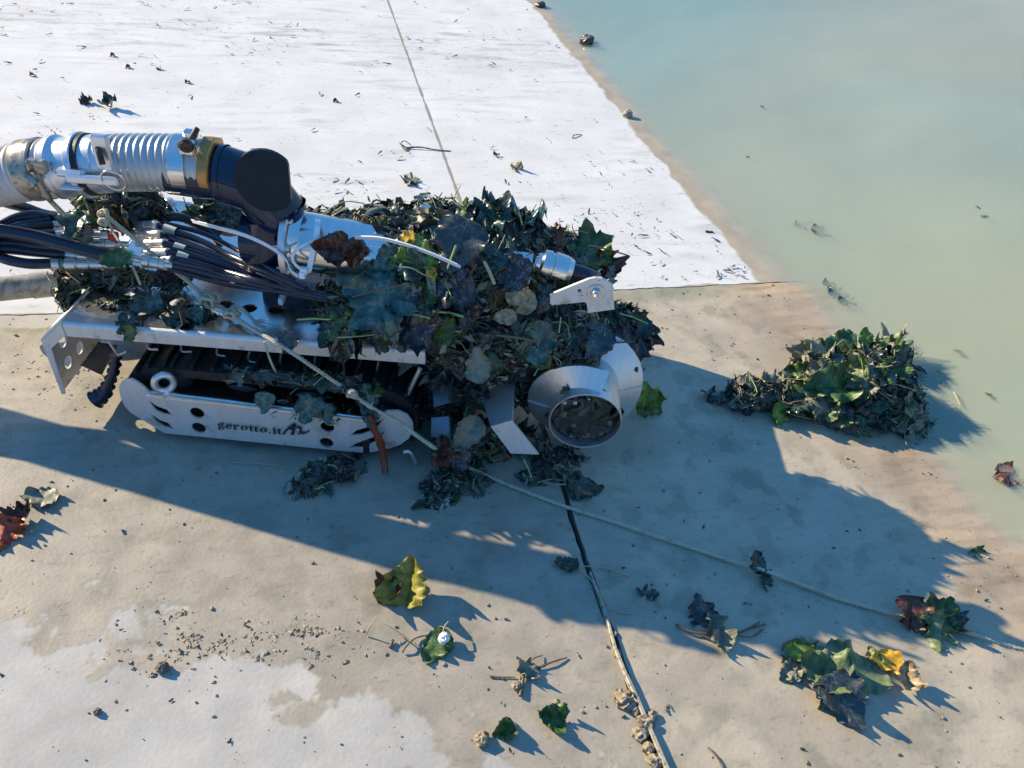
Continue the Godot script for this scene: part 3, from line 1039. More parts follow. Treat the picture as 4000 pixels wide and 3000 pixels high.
func tracks(rb: Node3D) -> void:
	for w in [-0.036, -0.56]:
		var st := start()
		var pts := []
		var c0 := Vector2(0.02, 0.112)
		var c1 := Vector2(0.53, 0.118)
		var r := 0.1
		for k in 17:
			var t := PI * 0.5 + PI * k / 16.0
			pts.append(c0 + Vector2(cos(t), sin(t)) * r)
		for k in 17:
			var t := -PI * 0.5 + PI * k / 16.0
			pts.append(c1 + Vector2(cos(t), sin(t)) * r)
		for i in pts.size():
			var a: Vector2 = pts[i]
			var b: Vector2 = pts[(i + 1) % pts.size()]
			var o := Vector3(a.x + b.x - c0.x - c1.x, a.y + b.y - 0.23, 0)
			flat_quad(st, Vector3(a.x, a.y, w), Vector3(b.x, b.y, w), Vector3(b.x, b.y, w - 0.13), Vector3(a.x, a.y, w - 0.13), o)
			for z in [w, w - 0.13]:
				flat_quad(st, Vector3(a.x, a.y, z), Vector3(b.x, b.y, z), Vector3(lerpf(b.x, 0.275, 0.08), lerpf(b.y, 0.115, 0.25), z), Vector3(lerpf(a.x, 0.275, 0.08), lerpf(a.y, 0.115, 0.25), z), Vector3(0, 0, 1))
		# cleats across the belt
		var per := 0.0
		for i in pts.size():
			var a: Vector2 = pts[i]
			var b: Vector2 = pts[(i + 1) % pts.size()]
			var l := a.distance_to(b)
			var s := 0.0
			while s < l:
				if per <= 0.0:
					var p := a.lerp(b, s / l)
					var n := (b - a).normalized()
					n = Vector2(n.y, -n.x)
					if n.dot(p - Vector2(0.275, 0.115)) < 0: n = -n
					bevel_box(st, Vector3(0.012, 0.008, 0.128), 0.003, Transform3D(Basis(Vector3(0, 0, 1), atan2(n.y, n.x)), Vector3(p.x + n.x * 0.006, p.y + n.y * 0.006, w - 0.065)))
					per = 0.042
				s += 0.006
				per -= 0.006
		var t := part("track", st.commit(), M["rubber"], rb)
		for c in [c0, Vector2(0.19, 0.095), Vector2(0.36, 0.095), c1]:
			var wh := turned_mesh(Vector3(c.x, c.y, w - 0.01), Vector3(c.x, c.y, w - 0.12), [Vector2(0, 0), Vector2(0, 0.02), Vector2(0.1, 0.03), Vector2(0.1, 0.07), Vector2(0.9, 0.07), Vector2(1, 0.02), Vector2(1, 0)])
			part("track_roller", wh, M["dark_steel"], t)
	for x in [0.04, 0.27, 0.5]:
		part("guard_strut", box_mesh(Vector3(0.03, 0.05, 0.03), 0.003), M["dark_steel"], rb, Transform3D(Basis(), Vector3(x, 0.05, -0.016)))


func top_frame(rb: Node3D) -> void:
	# the perforated deck plate
	var W0 := -0.07
	var fl := Vector3(-0.216, 0.287, -0.070)
	var fr := Vector3(0.636, 0.317, -0.070)
	var slope := atan2(fr.y - fl.y, fr.x - fl.x)
	var len := Vector2(fr.x - fl.x, fr.y - fl.y).length()
	var deck := Transform3D(Basis(Vector3(0, 0, 1), slope), fl)
	var holes := []
	for p in [Vector3(-0.176, 0.285, -0.140), Vector3(-0.059, 0.285, -0.145), Vector3(0.007, 0.292, -0.194), Vector3(0.004, 0.292, -0.138), Vector3(0.128, 0.298, -0.197), Vector3(0.187, 0.300, -0.189), Vector3(-0.117, 0.290, -0.203), Vector3(0.253, 0.300, -0.192), Vector3(0.106, 0.295, -0.142)]:
		holes.append(csg_round(0.0185, p, Vector3.UP, 0.1, 24))
	var pl := CSGBox3D.new()
	pl.size = Vector3(len - 0.004, 0.005, 0.55)
	pl.transform = deck * Transform3D(Basis(), Vector3(len * 0.5, -0.0025, -0.275 - 0.008))
	csg("deck_plate", rb, M["stainless_plate"], [pl], holes)
	# front lip with a rounded fold
	var st := start()
	var prof := [Vector2(-0.0105, 0.0012)]
	for k in 6:
		var t := PI * 0.5 * k / 5.0
		prof.append(Vector2(-0.0095 + 0.0095 * sin(t), -0.0083 + 0.0095 * cos(t)))
	prof.append(Vector2(0.0, -0.037))
	prof.append(Vector2(-0.005, -0.037))
	prof.append(Vector2(-0.005, -0.01))
	for k in prof.size() - 1:
		var p: Vector2 = prof[k]
		var q: Vector2 = prof[k + 1]
		var d := (q - p).normalized()
		var n := deck.basis * Vector3(0, d.x, -d.y) * -1.0
		if k < 7: n = deck.basis * Vector3(0, absf(d.x), absf(d.y))
		flat_quad(st, deck * Vector3(0, p.y, p.x), deck * Vector3(len, p.y, p.x), deck * Vector3(len, q.y, q.x), deck * Vector3(0, q.y, q.x), n)
	part("front_lip", st.commit(), M["guard_steel"], rb)
	# the lip turns down round the left end as two flat bars
	var e1 := start()
	var a := Vector3(-0.217, 0.288, -0.069)
	var b := Vector3(-0.280, 0.227, -0.069)
	var c := Vector3(-0.277, 0.058, -0.069)
	var ai := Vector3(-0.216, 0.253, -0.069)
	var bi := Vector3(-0.262, 0.208, -0.069)
	var ci := Vector3(-0.268, 0.061, -0.069)
	var ci2 := Vector3(-0.259, 0.096, -0.069)
	plate(e1, PackedVector2Array([Vector2(a.x, a.y), Vector2(b.x, b.y), Vector2(bi.x, bi.y), Vector2(ai.x, ai.y)]), 0.005, Transform3D(Basis(), Vector3(0, 0, -0.074)))
	part("end_bar", e1.commit(), M["guard_steel"], rb)
	var e2 := start()
	plate(e2, PackedVector2Array([Vector2(b.x, b.y), Vector2(c.x, c.y), Vector2(ci.x, ci.y), Vector2(bi.x, bi.y)]), 0.005, Transform3D(Basis(), Vector3(0, 0, -0.0745)))
	part("end_bar", e2.commit(), M["guard_steel"], rb)
	# perforated end plates: sloping piece and upright piece, running back from the bars
	var ends := [[a, b, 0.5, []], [b, c, 0.42, [Vector3(-0.283, 0.111, -0.134), Vector3(-0.283, 0.110, -0.196), Vector3(-0.283, 0.172, -0.142)]]]
	for k in 2:
		var q: Array = ends[k]
		var p0: Vector3 = q[0]
		var p1: Vector3 = q[1]
		var along := (p1 - p0)
		var L := along.length()
		var xa := along.normalized()
		var za := xa.cross(Vector3(0, 0, -1)).normalized()
		var xf := Transform3D(Basis(xa, Vector3(0, 0, -1), za), p0 + Vector3(0, 0, -0.006))
		var outline := [Vector2(0, 0), Vector2(L * 0.985, 0), Vector2(L * 0.985, q[2]), Vector2(0, q[2])]
		var hs := []
		for h in q[3]:
			hs.append(csg_round(0.017, h, za, 0.08))
		csg("end_plate", rb, M["guard_steel"], [csg_poly(outline, 0.004, xf)], hs)
	# toothed plate behind the end
	var tooth := [Vector2(-0.2211, 0.0515), Vector2(-0.2690, 0.0781)]
	var t0 := Vector2(-0.2685, 0.0798)
	var t1 := Vector2(-0.2074, 0.1587)
	for k in 9:
		tooth.append(t0.lerp(t1, k / 9.0))
		tooth.append(t0.lerp(t1, (k + 0.5) / 9.0) + Vector2(0.007, -0.004))
	tooth.append(t1)
	tooth.append(Vector2(-0.1582, 0.1537))
	part("toothed_plate", plate_mesh(tooth, 0.006), M["dark_steel"], rb, Transform3D(Basis(), Vector3(0, 0, -0.17)))
	# sprung tines hanging under the deck
	for q in [[Vector3(-0.130, 0.234, -0.090), Vector3(-0.118, 0.197, -0.090), Vector3(-0.114, 0.192, -0.090), Vector3(-0.091, 0.206, -0.090)], [Vector3(-0.035, 0.239, -0.090), Vector3(-0.036, 0.225, -0.090), Vector3(-0.032, 0.220, -0.090), Vector3(-0.012, 0.221, -0.090)], [Vector3(0.047, 0.246, -0.090), Vector3(0.044, 0.226, -0.090), Vector3(0.049, 0.223, -0.090), Vector3(0.069, 0.226, -0.090)],
			[Vector3(0.133, 0.246, -0.090), Vector3(0.130, 0.228, -0.090), Vector3(0.134, 0.224, -0.090), Vector3(0.150, 0.223, -0.090)], [Vector3(0.212, 0.247, -0.090), Vector3(0.205, 0.226, -0.090), Vector3(0.207, 0.216, -0.090), Vector3(0.225, 0.212, -0.090)], [Vector3(0.287, 0.251, -0.090), Vector3(0.282, 0.214, -0.090), Vector3(0.286, 0.207, -0.090), Vector3(0.303, 0.205, -0.090)],
			[Vector3(0.369, 0.252, -0.090), Vector3(0.366, 0.218, -0.090), Vector3(0.368, 0.212, -0.090), Vector3(0.375, 0.210, -0.090)], [Vector3(0.435, 0.255, -0.090), Vector3(0.439, 0.215, -0.090), Vector3(0.443, 0.208, -0.090), Vector3(0.460, 0.205, -0.090)], [Vector3(0.522, 0.257, -0.090), Vector3(0.516, 0.210, -0.090), Vector3(0.519, 0.199, -0.090), Vector3(0.537, 0.198, -0.090)]]:
		part("tine", tube_mesh(smooth(q, 4), 0.0028, 8), M["fitting_steel"], rb)
	# wet rubber boot hanging out under the left end
	var boot := smooth([Vector3(-0.127, 0.183, -0.100), Vector3(-0.135, 0.146, -0.090), Vector3(-0.150, 0.110, -0.080), Vector3(-0.167, 0.078, -0.070), Vector3(-0.188, 0.061, -0.060)], 6)
	var bs := start()
	var rr := PackedFloat32Array()
	for k in boot.size(): rr.append(0.013 + 0.0035 * sin(k * 1.9) + 0.01 * smoothstep(0.4, 1.0, float(k) / boot.size()))
	tube(bs, boot, rr, 14)
	part("rubber_boot", bs.commit(), M["hose_rubber"], rb)
	# far side rail of the deck with a bolt head
	var rail := start()
	sheet(rail, Vector3(-0.298, 0.270, -0.736), Vector3(-0.155, 0.270, -0.734), Vector3(-0.030, 0.275, -0.623), Vector3(-0.175, 0.275, -0.577), 0.006, Vector3.UP)
	part("far_rail", rail.commit(), M["stainless_plate"], rb)
	var bb := start()
	bolt(bb, Vector3(-0.211, 0.272, -0.713), Vector3.UP, 0.011)
	part("rail_bolt", bb.commit(), M["fitting_steel"], rb)


func chassis(rb: Node3D) -> void:
	var st := start()
	bevel_box(st, Vector3(0.68, 0.15, 0.3), 0.02, Transform3D(Basis(), Vector3(0.3, 0.175, -0.36)))
	bevel_box(st, Vector3(0.34, 0.1, 0.2), 0.02, Transform3D(Basis(), Vector3(0.62, 0.2, -0.34)))
	part("chassis", st.commit(), M["dark_steel"], rb)
	part("manifold_block", box_mesh(Vector3(0.3, 0.07, 0.16), 0.008), M["dark_steel"], rb, Transform3D(Basis(), Vector3(0.36, 0.325, -0.3)))
	for s in [-0.14, -0.56]:
		part("front_arm", box_mesh(Vector3(0.5, 0.07, 0.035), 0.006), M["dark_steel"], rb, Transform3D(Basis(Vector3(0, 0, 1), -0.12), Vector3(0.82, 0.25, s)))


func auger(rb: Node3D) -> void:
	var c := Vector3(1.032, 0.211, 0.0)
	# open steel tube with a sludge-filled end
	var d := turned_mesh(c, c + Vector3(0, 0, -0.68), [Vector2(0.05, 0.0), Vector2(0.05, 0.083), Vector2(0.004, 0.0835), Vector2(0, 0.0845), Vector2(0, 0.087), Vector2(0.003, 0.088), Vector2(1, 0.088), Vector2(1, 0)], 48)
	var drum := part("auger_drum", d, M["stainless"], rb)
	var fill := start()
	lump_into(fill, Vector3(0.083, 0.083, 0.016), 91, 0.5, 30, 14, c + Vector3(0, 0, -0.03), 3.0)
	part("sludge", fill.commit(), M["wet_sludge"], drum)
	for q in [[Vector3(0.979, 0.214, -0.020), 0.012], [Vector3(1.009, 0.182, -0.018), 0.009], [Vector3(1.093, 0.201, -0.020), 0.009], [Vector3(1.057, 0.229, -0.020), 0.008], [Vector3(1.045, 0.153, -0.018), 0.01], [Vector3(1.008, 0.145, -0.020), 0.007], [Vector3(1.081, 0.165, -0.020), 0.008]]:
		part("grit", lump_mesh(Vector3(q[1], q[1], q[1] * 0.7), int(q[1] * 9000.0), 0.6, 10, 7), M["mud"], drum, Transform3D(Basis(), q[0]))
	for p in [Vector3(0.977, 0.248, -0.012), Vector3(1.002, 0.251, -0.012), Vector3(1.031, 0.264, -0.012)]:
		var bt := start()
		bolt(bt, p + Vector3(0, 0, -0.012), Vector3(0, 0, 1), 0.0055)
		part("drum_bolt", bt.commit(), M["fitting_steel"], drum)
	# the screw: welded flights that wind back round the drum from its front top
	var seg := 0
	var a0 := deg_to_rad(74.0)
	var span := deg_to_rad(58.0)
	for k in 17:
		var st := start()
		var s0 := a0 + span * k
		for i in 10:
			var row := []
			for e in 2:
				var t := s0 + span * (i + e) / 10.0
				var turn := (t - a0) / TAU
				var w := -0.012 - 0.135 * turn - 0.004 * (k % 2)
				var R := 0.132 + 0.018 * clampf(turn * 1.4, 0.0, 1.0)
				row.append([Vector3(cos(t) * 0.0875, sin(t) * 0.0875, w), Vector3(cos(t) * R, sin(t) * R, w - 0.026), t])
			var o := Vector3(0, 0, -0.006)
			var f: Array = row[0]
			var g: Array = row[1]
			flat_quad(st, c + f[0], c + g[0], c + g[1], c + f[1], Vector3(0, 0, 1))
			flat_quad(st, c + f[0] + o, c + g[0] + o, c + g[1] + o, c + f[1] + o, Vector3(0, 0, -1))
			flat_quad(st, c + f[1], c + g[1], c + g[1] + o, c + f[1] + o, f[1])
			if i == 0: flat_quad(st, c + f[0], c + f[1], c + f[1] + o, c + f[0] + o, Vector3(sin(f[2]), -cos(f[2]), 0))
			if i == 9: flat_quad(st, c + g[0], c + g[1], c + g[1] + o, c + g[0] + o, Vector3(-sin(g[2]), cos(g[2]), 0))
		part("flight", st.commit(), M["stainless"], rb)
	# bent scraper blade left of the drum
	var fa := Vector3(0.808, 0.184, 0.020)
	var fb := Vector3(0.856, 0.211, 0.020)
	var st := start()
	sheet(st, Vector3(0.777, 0.118, -0.170), Vector3(0.855, 0.190, -0.170), fb, fa, 0.006, Vector3(0, 1, 0.4))
	sheet(st, fa, fb, Vector3(0.932, 0.122, 0.035), Vector3(0.864, 0.116, 0.035), 0.006, Vector3(0, 0, 1))
	part("scraper_blade", st.commit(), M["guard_steel"], rb)
	# toothed plates on the gathering arms
	for q in [[Vector3(0.656, 0.194, -0.090), Vector3(0.701, 0.210, -0.090), Vector3(0.708, 0.186, -0.050), Vector3(0.665, 0.163, -0.050)], [Vector3(0.660, 0.127, -0.050), Vector3(0.705, 0.139, -0.050), Vector3(0.715, 0.097, -0.010), Vector3(0.665, 0.101, -0.010)]]:
		var sp := start()
		sheet(sp, q[0], q[1], q[2], q[3], 0.005, Vector3(0, 1, 1))
		var n: Vector3 = (q[1] - q[0]).cross(q[3] - q[0]).normalized()
		if n.z < 0: n = -n
		for k in 6:
			var p: Vector3 = q[1].lerp(q[2], (k + 0.5) / 6.0)
			bevel_box(sp, Vector3(0.004, 0.005, 0.008), 0.001, Transform3D(Basis(), p + n * 0.003))
		part("toothed_plate", sp.commit(), M["worn_steel"], rb)
	for q in [[Vector3(0.597, 0.184, -0.060), Vector3(0.610, 0.223, -0.060), Vector3(0.627, 0.273, -0.060)], [Vector3(0.600, 0.048, 0.000), Vector3(0.614, 0.051, 0.000), Vector3(0.632, 0.010, 0.000)]]:
		part("prong", tube_mesh(smooth(q, 3), 0.006, 8), M["stainless"], rb)


func pump(rb: Node3D) -> void:
	# black mitred outlet: from the hose it drops and turns towards the pump
	var w := -0.2
	var bend := start()
	var r := 0.061
	turned(bend, PackedVector3Array([Vector3(0.055, 0.652, w), Vector3(0.175, 0.648, w)]), [Vector2(0, 0.0), Vector2(0, r * 0.97), Vector2(0.86, r * 0.97), Vector2(0.9, r * 1.05), Vector2(1.0, r * 1.05)], 36)
	# mitre sections share sloping end rings
	var path := [Vector3(0.165, 0.648, w), Vector3(0.235, 0.632, w), Vector3(0.275, 0.575, w), Vector3(0.243, 0.40, w)]
	var cut := [Vector3(1, 0, 0), Vector3(0.9, -0.45, 0).normalized(), Vector3(0.35, -0.95, 0).normalized(), Vector3(0, -1, 0)]
	var sides := 40
	for k in 3:
		var ax: Vector3 = (path[k + 1] - path[k]).normalized()
		var up := ax.cross(Vector3(0, 0, 1)).normalized()
		for i in sides:
			var q := []
			for e in [0, 1]:
				for t in [TAU * i / sides, TAU * (i + 1) / sides]:
					var o: Vector3 = up * cos(t) * r * 1.02 + Vector3(0, 0, 1) * sin(t) * r * 1.02
					var nrm: Vector3 = cut[k + e]
					var slide := -o.dot(nrm) / ax.dot(nrm)
					q.append([path[k + e] + o + ax * slide, o.normalized()])
			tri(bend, q[0][0], q[1][0], q[3][0], q[0][1], q[1][1], q[3][1])
			tri(bend, q[0][0], q[3][0], q[2][0], q[0][1], q[3][1], q[2][1])
			tri(bend, q[2][0], q[3][0], path[k + 1], ax, ax, ax)
	turned(bend, PackedVector3Array([Vector3(0.2, 0.5, w), Vector3(0.3, 0.5, w)]), [Vector2(0, 0.06), Vector2(1, 0.06)], 32)
	part("outlet_bend", bend.commit(), M["black_paint"], rb)
	# oval cover on the cut side of the bend
	var ov := []
	var oc := Vector2(Vector3(0.283, 0.678, -0.134).x, Vector3(0.283, 0.678, -0.134).y)
	for k in 36:
		var t := TAU * k / 36.0
		var p := oc + Vector2(cos(t) * 0.066, sin(t) * 0.07).rotated(-0.25)
		if p.x > oc.x + 0.05: p.x = oc.x + 0.05
		ov.append(p)
	part("oval_cover", plate_mesh(ov, 0.01), M["cover_paint"], rb, Transform3D(Basis(), Vector3(0, 0, -0.139)))
	# flange
	var fc := Vector3(0.298, 0.503, w)
	part("flange", turned_mesh(fc, fc + Vector3(0.016, 0, 0), [Vector2(0, 0), Vector2(0, 0.093), Vector2(0.08, 0.0945), Vector2(0.92, 0.0945), Vector2(1, 0.093), Vector2(1, 0)], 40), M["stainless"], rb)
	for k in 8:
		var t := TAU * (k + 0.35) / 8.0
		var b := start()
		bolt(b, fc + Vector3(0.016, sin(t) * 0.08, cos(t) * 0.08), Vector3(1, 0, 0), 0.0075)
		turned(b, PackedVector3Array([fc + Vector3(-0.012, sin(t) * 0.08, cos(t) * 0.08), fc + Vector3(0, sin(t) * 0.08, cos(t) * 0.08)]), [Vector2(0, 0), Vector2(0, 0.007), Vector2(1, 0.0075)], 6)
		part("flange_bolt", b.commit(), M["fitting_steel"], rb)
	# long steel pump tube
	part("pump_tube", turned_mesh(fc + Vector3(0.014, 0, 0), Vector3(0.86, 0.47, w), [Vector2(0, 0.078), Vector2(0.04, 0.068), Vector2(1, 0.066), Vector2(1, 0)], 44), M["polished"], rb)
	# upright lug on the tube
	part("tube_lug", box_mesh(Vector3(0.022, 0.1, 0.012), 0.002), M["stainless_plate"], rb, Transform3D(Basis(), Vector3(0.606, 0.556, -0.240)))
	# hinge bracket at the front with its bolt, key slot and motor behind
	var br := [Vector2(0.9070, 0.5084), Vector2(0.9547, 0.5401), Vector2(0.9854, 0.5600), Vector2(0.9986, 0.5650), Vector2(1.0126, 0.5654), Vector2(1.0389, 0.5510), Vector2(1.0551, 0.4891), Vector2(0.9978, 0.4718), Vector2(0.9909, 0.4960), Vector2(0.9851, 0.5000), Vector2(0.9151, 0.4819), Vector2(0.9098, 0.4868)]
	csg("hinge_bracket", rb, M["guard_steel"], [csg_poly(br, 0.007, Transform3D(Basis(), Vector3(0, 0, -0.077)))], [csg_round(0.0055, Vector3(0.970, 0.527, -0.080), Vector3(0, 0, 1)), csg_round(0.002, Vector3(0.977, 0.517, -0.080), Vector3(0, 0, 1))])
	var hb := start()
	var bp := Vector3(1.006, 0.529, -0.077)
	turned(hb, PackedVector3Array([bp, bp + Vector3(0, 0, 0.004)]), [Vector2(0, 0.02), Vector2(0.8, 0.02), Vector2(1, 0.019), Vector2(1, 0)], 28)
	turned(hb, PackedVector3Array([bp, bp + Vector3(0, 0, 0.014)]), [Vector2(0.2, 0.0125), Vector2(0.8, 0.0125), Vector2(1, 0.011), Vector2(1, 0)], 6)
	turned(hb, PackedVector3Array([bp, bp + Vector3(0, 0, 0.024)]), [Vector2(0.5, 0.006), Vector2(0.9, 0.006), Vector2(1, 0.0045), Vector2(1, 0)], 16)
	part("hinge_bolt", hb.commit(), M["fitting_steel"], rb)
	var mo := start()
	var m0 := Vector3(0.870, 0.554, -0.140)
	var m1 := Vector3(0.950, 0.536, -0.140)
	turned(mo, PackedVector3Array([m0, m1]), [Vector2(0, 0), Vector2(0, 0.018), Vector2(0.1, 0.022), Vector2(0.16, 0.03), Vector2(0.36, 0.032), Vector2(0.38, 0.029), Vector2(0.44, 0.029), Vector2(0.46, 0.033), Vector2(0.86, 0.032), Vector2(1, 0.028), Vector2(1, 0)], 28)
	part("hydraulic_motor", mo.commit(), M["polished"], rb)
	part("motor_hose", tube_mesh(smooth([m1, Vector3(0.972, 0.532, -0.140), Vector3(0.992, 0.527, -0.140), Vector3(1.010, 0.526, -0.130)], 5), 0.02, 14), M["hose_rubber"], rb)


# a chain of crimped sleeves and hexagon nuts between two points
func fitting(parent: Node, a: Vector3, b: Vector3, r: float, pattern: String) -> void:
	var st := start()
	var n := pattern.length()
	for i in n:
		var p := a.lerp(b, float(i) / n)
		var q := a.lerp(b, float(i + 1) / n)
		match pattern[i]:
			"s": turned(st, PackedVector3Array([p, q]), [Vector2(0, 0), Vector2(0, r * 0.95), Vector2(0.05, r), Vector2(0.95, r), Vector2(1, r * 0.93), Vector2(1, 0)], 18)
			"n": turned(st, PackedVector3Array([p, q]), [Vector2(0, 0), Vector2(0, r * 0.95), Vector2(0.12, r * 1.14), Vector2(0.85, r * 1.14), Vector2(1, r * 0.95), Vector2(1, 0)], 6)
			"t": turned(st, PackedVector3Array([p, q]), [Vector2(0, 0), Vector2(0, r * 0.62), Vector2(1, r * 0.62), Vector2(1, 0)], 14)
	part("fitting", st.commit(), M["fitting_steel"], parent)


func hose(rb: Node, pts: Array, r: float) -> MeshInstance3D:
	return part("hydraulic_hose", tube_mesh(smooth(pts, 6), r, 12), M["hose_rubber"], rb)


func hydraulics(rb: Node3D) -> void:
	# supply hoses from the left
	var h := hose(rb, [Vector3(-1.70, 0.32, -0.28), Vector3(-0.494, 0.440, -0.344), Vector3(-0.416, 0.450, -0.309), Vector3(-0.368, 0.450, -0.298), Vector3(-0.329, 0.440, -0.295), Vector3(-0.285, 0.440, -0.289)], 0.0125)
	fitting(h, Vector3(-0.290, 0.440, -0.291), Vector3(-0.218, 0.440, -0.287), 0.0125, "snst")
	h = hose(rb, [Vector3(-1.70, 0.34, -0.31), Vector3(-0.388, 0.430, -0.146), Vector3(-0.386, 0.440, -0.213), Vector3(-0.363, 0.450, -0.242), Vector3(-0.334, 0.450, -0.267), Vector3(-0.308, 0.430, -0.290)], 0.013)
	h = hose(rb, [Vector3(-1.70, 0.36, -0.34), Vector3(-0.400, 0.440, -0.173), Vector3(-0.360, 0.445, -0.200), Vector3(-0.338, 0.440, -0.246), Vector3(-0.300, 0.430, -0.293)], 0.0115)
	fitting(h, Vector3(-0.294, 0.430, -0.294), Vector3(-0.231, 0.430, -0.297), 0.0125, "sn")
	h = hose(rb, [Vector3(-1.70, 0.38, -0.37), Vector3(-0.414, 0.430, -0.194), Vector3(-0.348, 0.440, -0.209), Vector3(-0.325, 0.435, -0.242), Vector3(-0.294, 0.425, -0.274)], 0.0115)
	fitting(h, Vector3(-0.297, 0.425, -0.273), Vector3(-0.202, 0.420, -0.303), 0.0125, "stsn")
	h = hose(rb, [Vector3(-1.70, 0.30, -0.40), Vector3(-0.398, 0.450, -0.177), Vector3(-0.369, 0.450, -0.186), Vector3(-0.322, 0.430, -0.209), Vector3(-0.274, 0.420, -0.240)], 0.0115)
	fitting(h, Vector3(-0.276, 0.420, -0.240), Vector3(-0.161, 0.415, -0.271), 0.012, "snstn")
	part("coupling_cap", turned_mesh(Vector3(-0.154, 0.420, -0.261), Vector3(-0.140, 0.420, -0.262), [Vector2(0, 0), Vector2(0, 0.012), Vector2(1, 0.012), Vector2(1, 0)], 16), M["red_cap"], h)
	h = hose(rb, [Vector3(-1.70, 0.32, -0.25), Vector3(-0.408, 0.420, -0.177), Vector3(-0.342, 0.420, -0.186), Vector3(-0.271, 0.410, -0.204), Vector3(-0.214, 0.400, -0.244)], 0.0125)
	fitting(h, Vector3(-0.221, 0.400, -0.245), Vector3(-0.119, 0.400, -0.265), 0.0115, "nsnt")
	h = hose(rb, [Vector3(-1.70, 0.34, -0.28), Vector3(-0.408, 0.410, -0.171), Vector3(-0.339, 0.410, -0.174), Vector3(-0.290, 0.400, -0.189), Vector3(-0.241, 0.390, -0.208)], 0.0125)
	fitting(h, Vector3(-0.245, 0.390, -0.207), Vector3(-0.167, 0.390, -0.215), 0.0125, "snt")
	h = hose(rb, [Vector3(-1.70, 0.36, -0.31), Vector3(-0.408, 0.400, -0.164), Vector3(-0.344, 0.400, -0.143), Vector3(-0.304, 0.390, -0.151), Vector3(-0.268, 0.380, -0.175)], 0.0125)
	fitting(h, Vector3(-0.270, 0.380, -0.175), Vector3(-0.133, 0.370, -0.218), 0.0125, "snnsn")
	part("tape_band", turned_mesh(Vector3(-0.248, 0.380, -0.179), Vector3(-0.241, 0.380, -0.181), [Vector2(0, 0.0135), Vector2(1, 0.0135)], 16), M["green_tape"], h)
	# the fat blue-black hose in front
	h = hose(rb, [Vector3(-1.70, 0.38, -0.34), Vector3(-0.384, 0.470, -0.153), Vector3(-0.344, 0.470, -0.153), Vector3(-0.277, 0.465, -0.154), Vector3(-0.203, 0.455, -0.149), Vector3(-0.132, 0.440, -0.150), Vector3(-0.098, 0.430, -0.160)], 0.0155)
	fitting(h, Vector3(-0.105, 0.430, -0.170), Vector3(0.015, 0.410, -0.178), 0.0145, "sntnss")
	part("tape_band", turned_mesh(Vector3(-0.078, 0.427, -0.170), Vector3(-0.065, 0.424, -0.172), [Vector2(0, 0.0158), Vector2(1, 0.0158)], 16), M["green_tape"], h)
	# the thinner hoses that fan out to the pump
	var fan := [
		[Vector3(-0.129, 0.430, -0.301), Vector3(-0.033, 0.465, -0.259), [Vector3(-0.023, 0.455, -0.268), Vector3(0.054, 0.445, -0.253), Vector3(0.153, 0.435, -0.208), Vector3(0.264, 0.460, -0.122), Vector3(0.317, 0.441, -0.115)], "tsn"],
		[Vector3(-0.107, 0.425, -0.271), Vector3(-0.015, 0.460, -0.227), [Vector3(-0.005, 0.445, -0.247), Vector3(0.074, 0.435, -0.227), Vector3(0.168, 0.425, -0.193), Vector3(0.274, 0.445, -0.123), Vector3(0.322, 0.431, -0.118)], "sns"],
		[Vector3(-0.082, 0.420, -0.239), Vector3(0.003, 0.450, -0.207), [Vector3(0.029, 0.445, -0.204), Vector3(0.093, 0.430, -0.203), Vector3(0.180, 0.415, -0.188), Vector3(0.291, 0.436, -0.121), Vector3(0.344, 0.423, -0.115), Vector3(0.440, 0.419, -0.107)], "tss"],
		[Vector3(-0.060, 0.410, -0.219), Vector3(0.017, 0.440, -0.185), [Vector3(0.040, 0.435, -0.186), Vector3(0.109, 0.420, -0.188), Vector3(0.196, 0.410, -0.175), Vector3(0.296, 0.426, -0.121), Vector3(0.357, 0.419, -0.110), Vector3(0.434, 0.410, -0.106)], "tss"],
		[Vector3(-0.041, 0.400, -0.209), Vector3(0.030, 0.430, -0.171), [Vector3(0.064, 0.420, -0.179), Vector3(0.134, 0.410, -0.180), Vector3(0.238, 0.431, -0.123), Vector3(0.321, 0.423, -0.115), Vector3(0.380, 0.412, -0.112)], "ss"],
		[Vector3(0.037, 0.455, -0.111), Vector3(0.050, 0.450, -0.118), [Vector3(0.082, 0.435, -0.136), Vector3(0.146, 0.415, -0.147), Vector3(0.236, 0.420, -0.125), Vector3(0.325, 0.413, -0.118), Vector3(0.410, 0.411, -0.108)], "t"],
		[Vector3(-0.052, 0.370, -0.237), Vector3(0.002, 0.405, -0.179), [Vector3(0.076, 0.395, -0.169), Vector3(0.161, 0.385, -0.162), Vector3(0.260, 0.411, -0.121), Vector3(0.355, 0.414, -0.115)], "t"]]
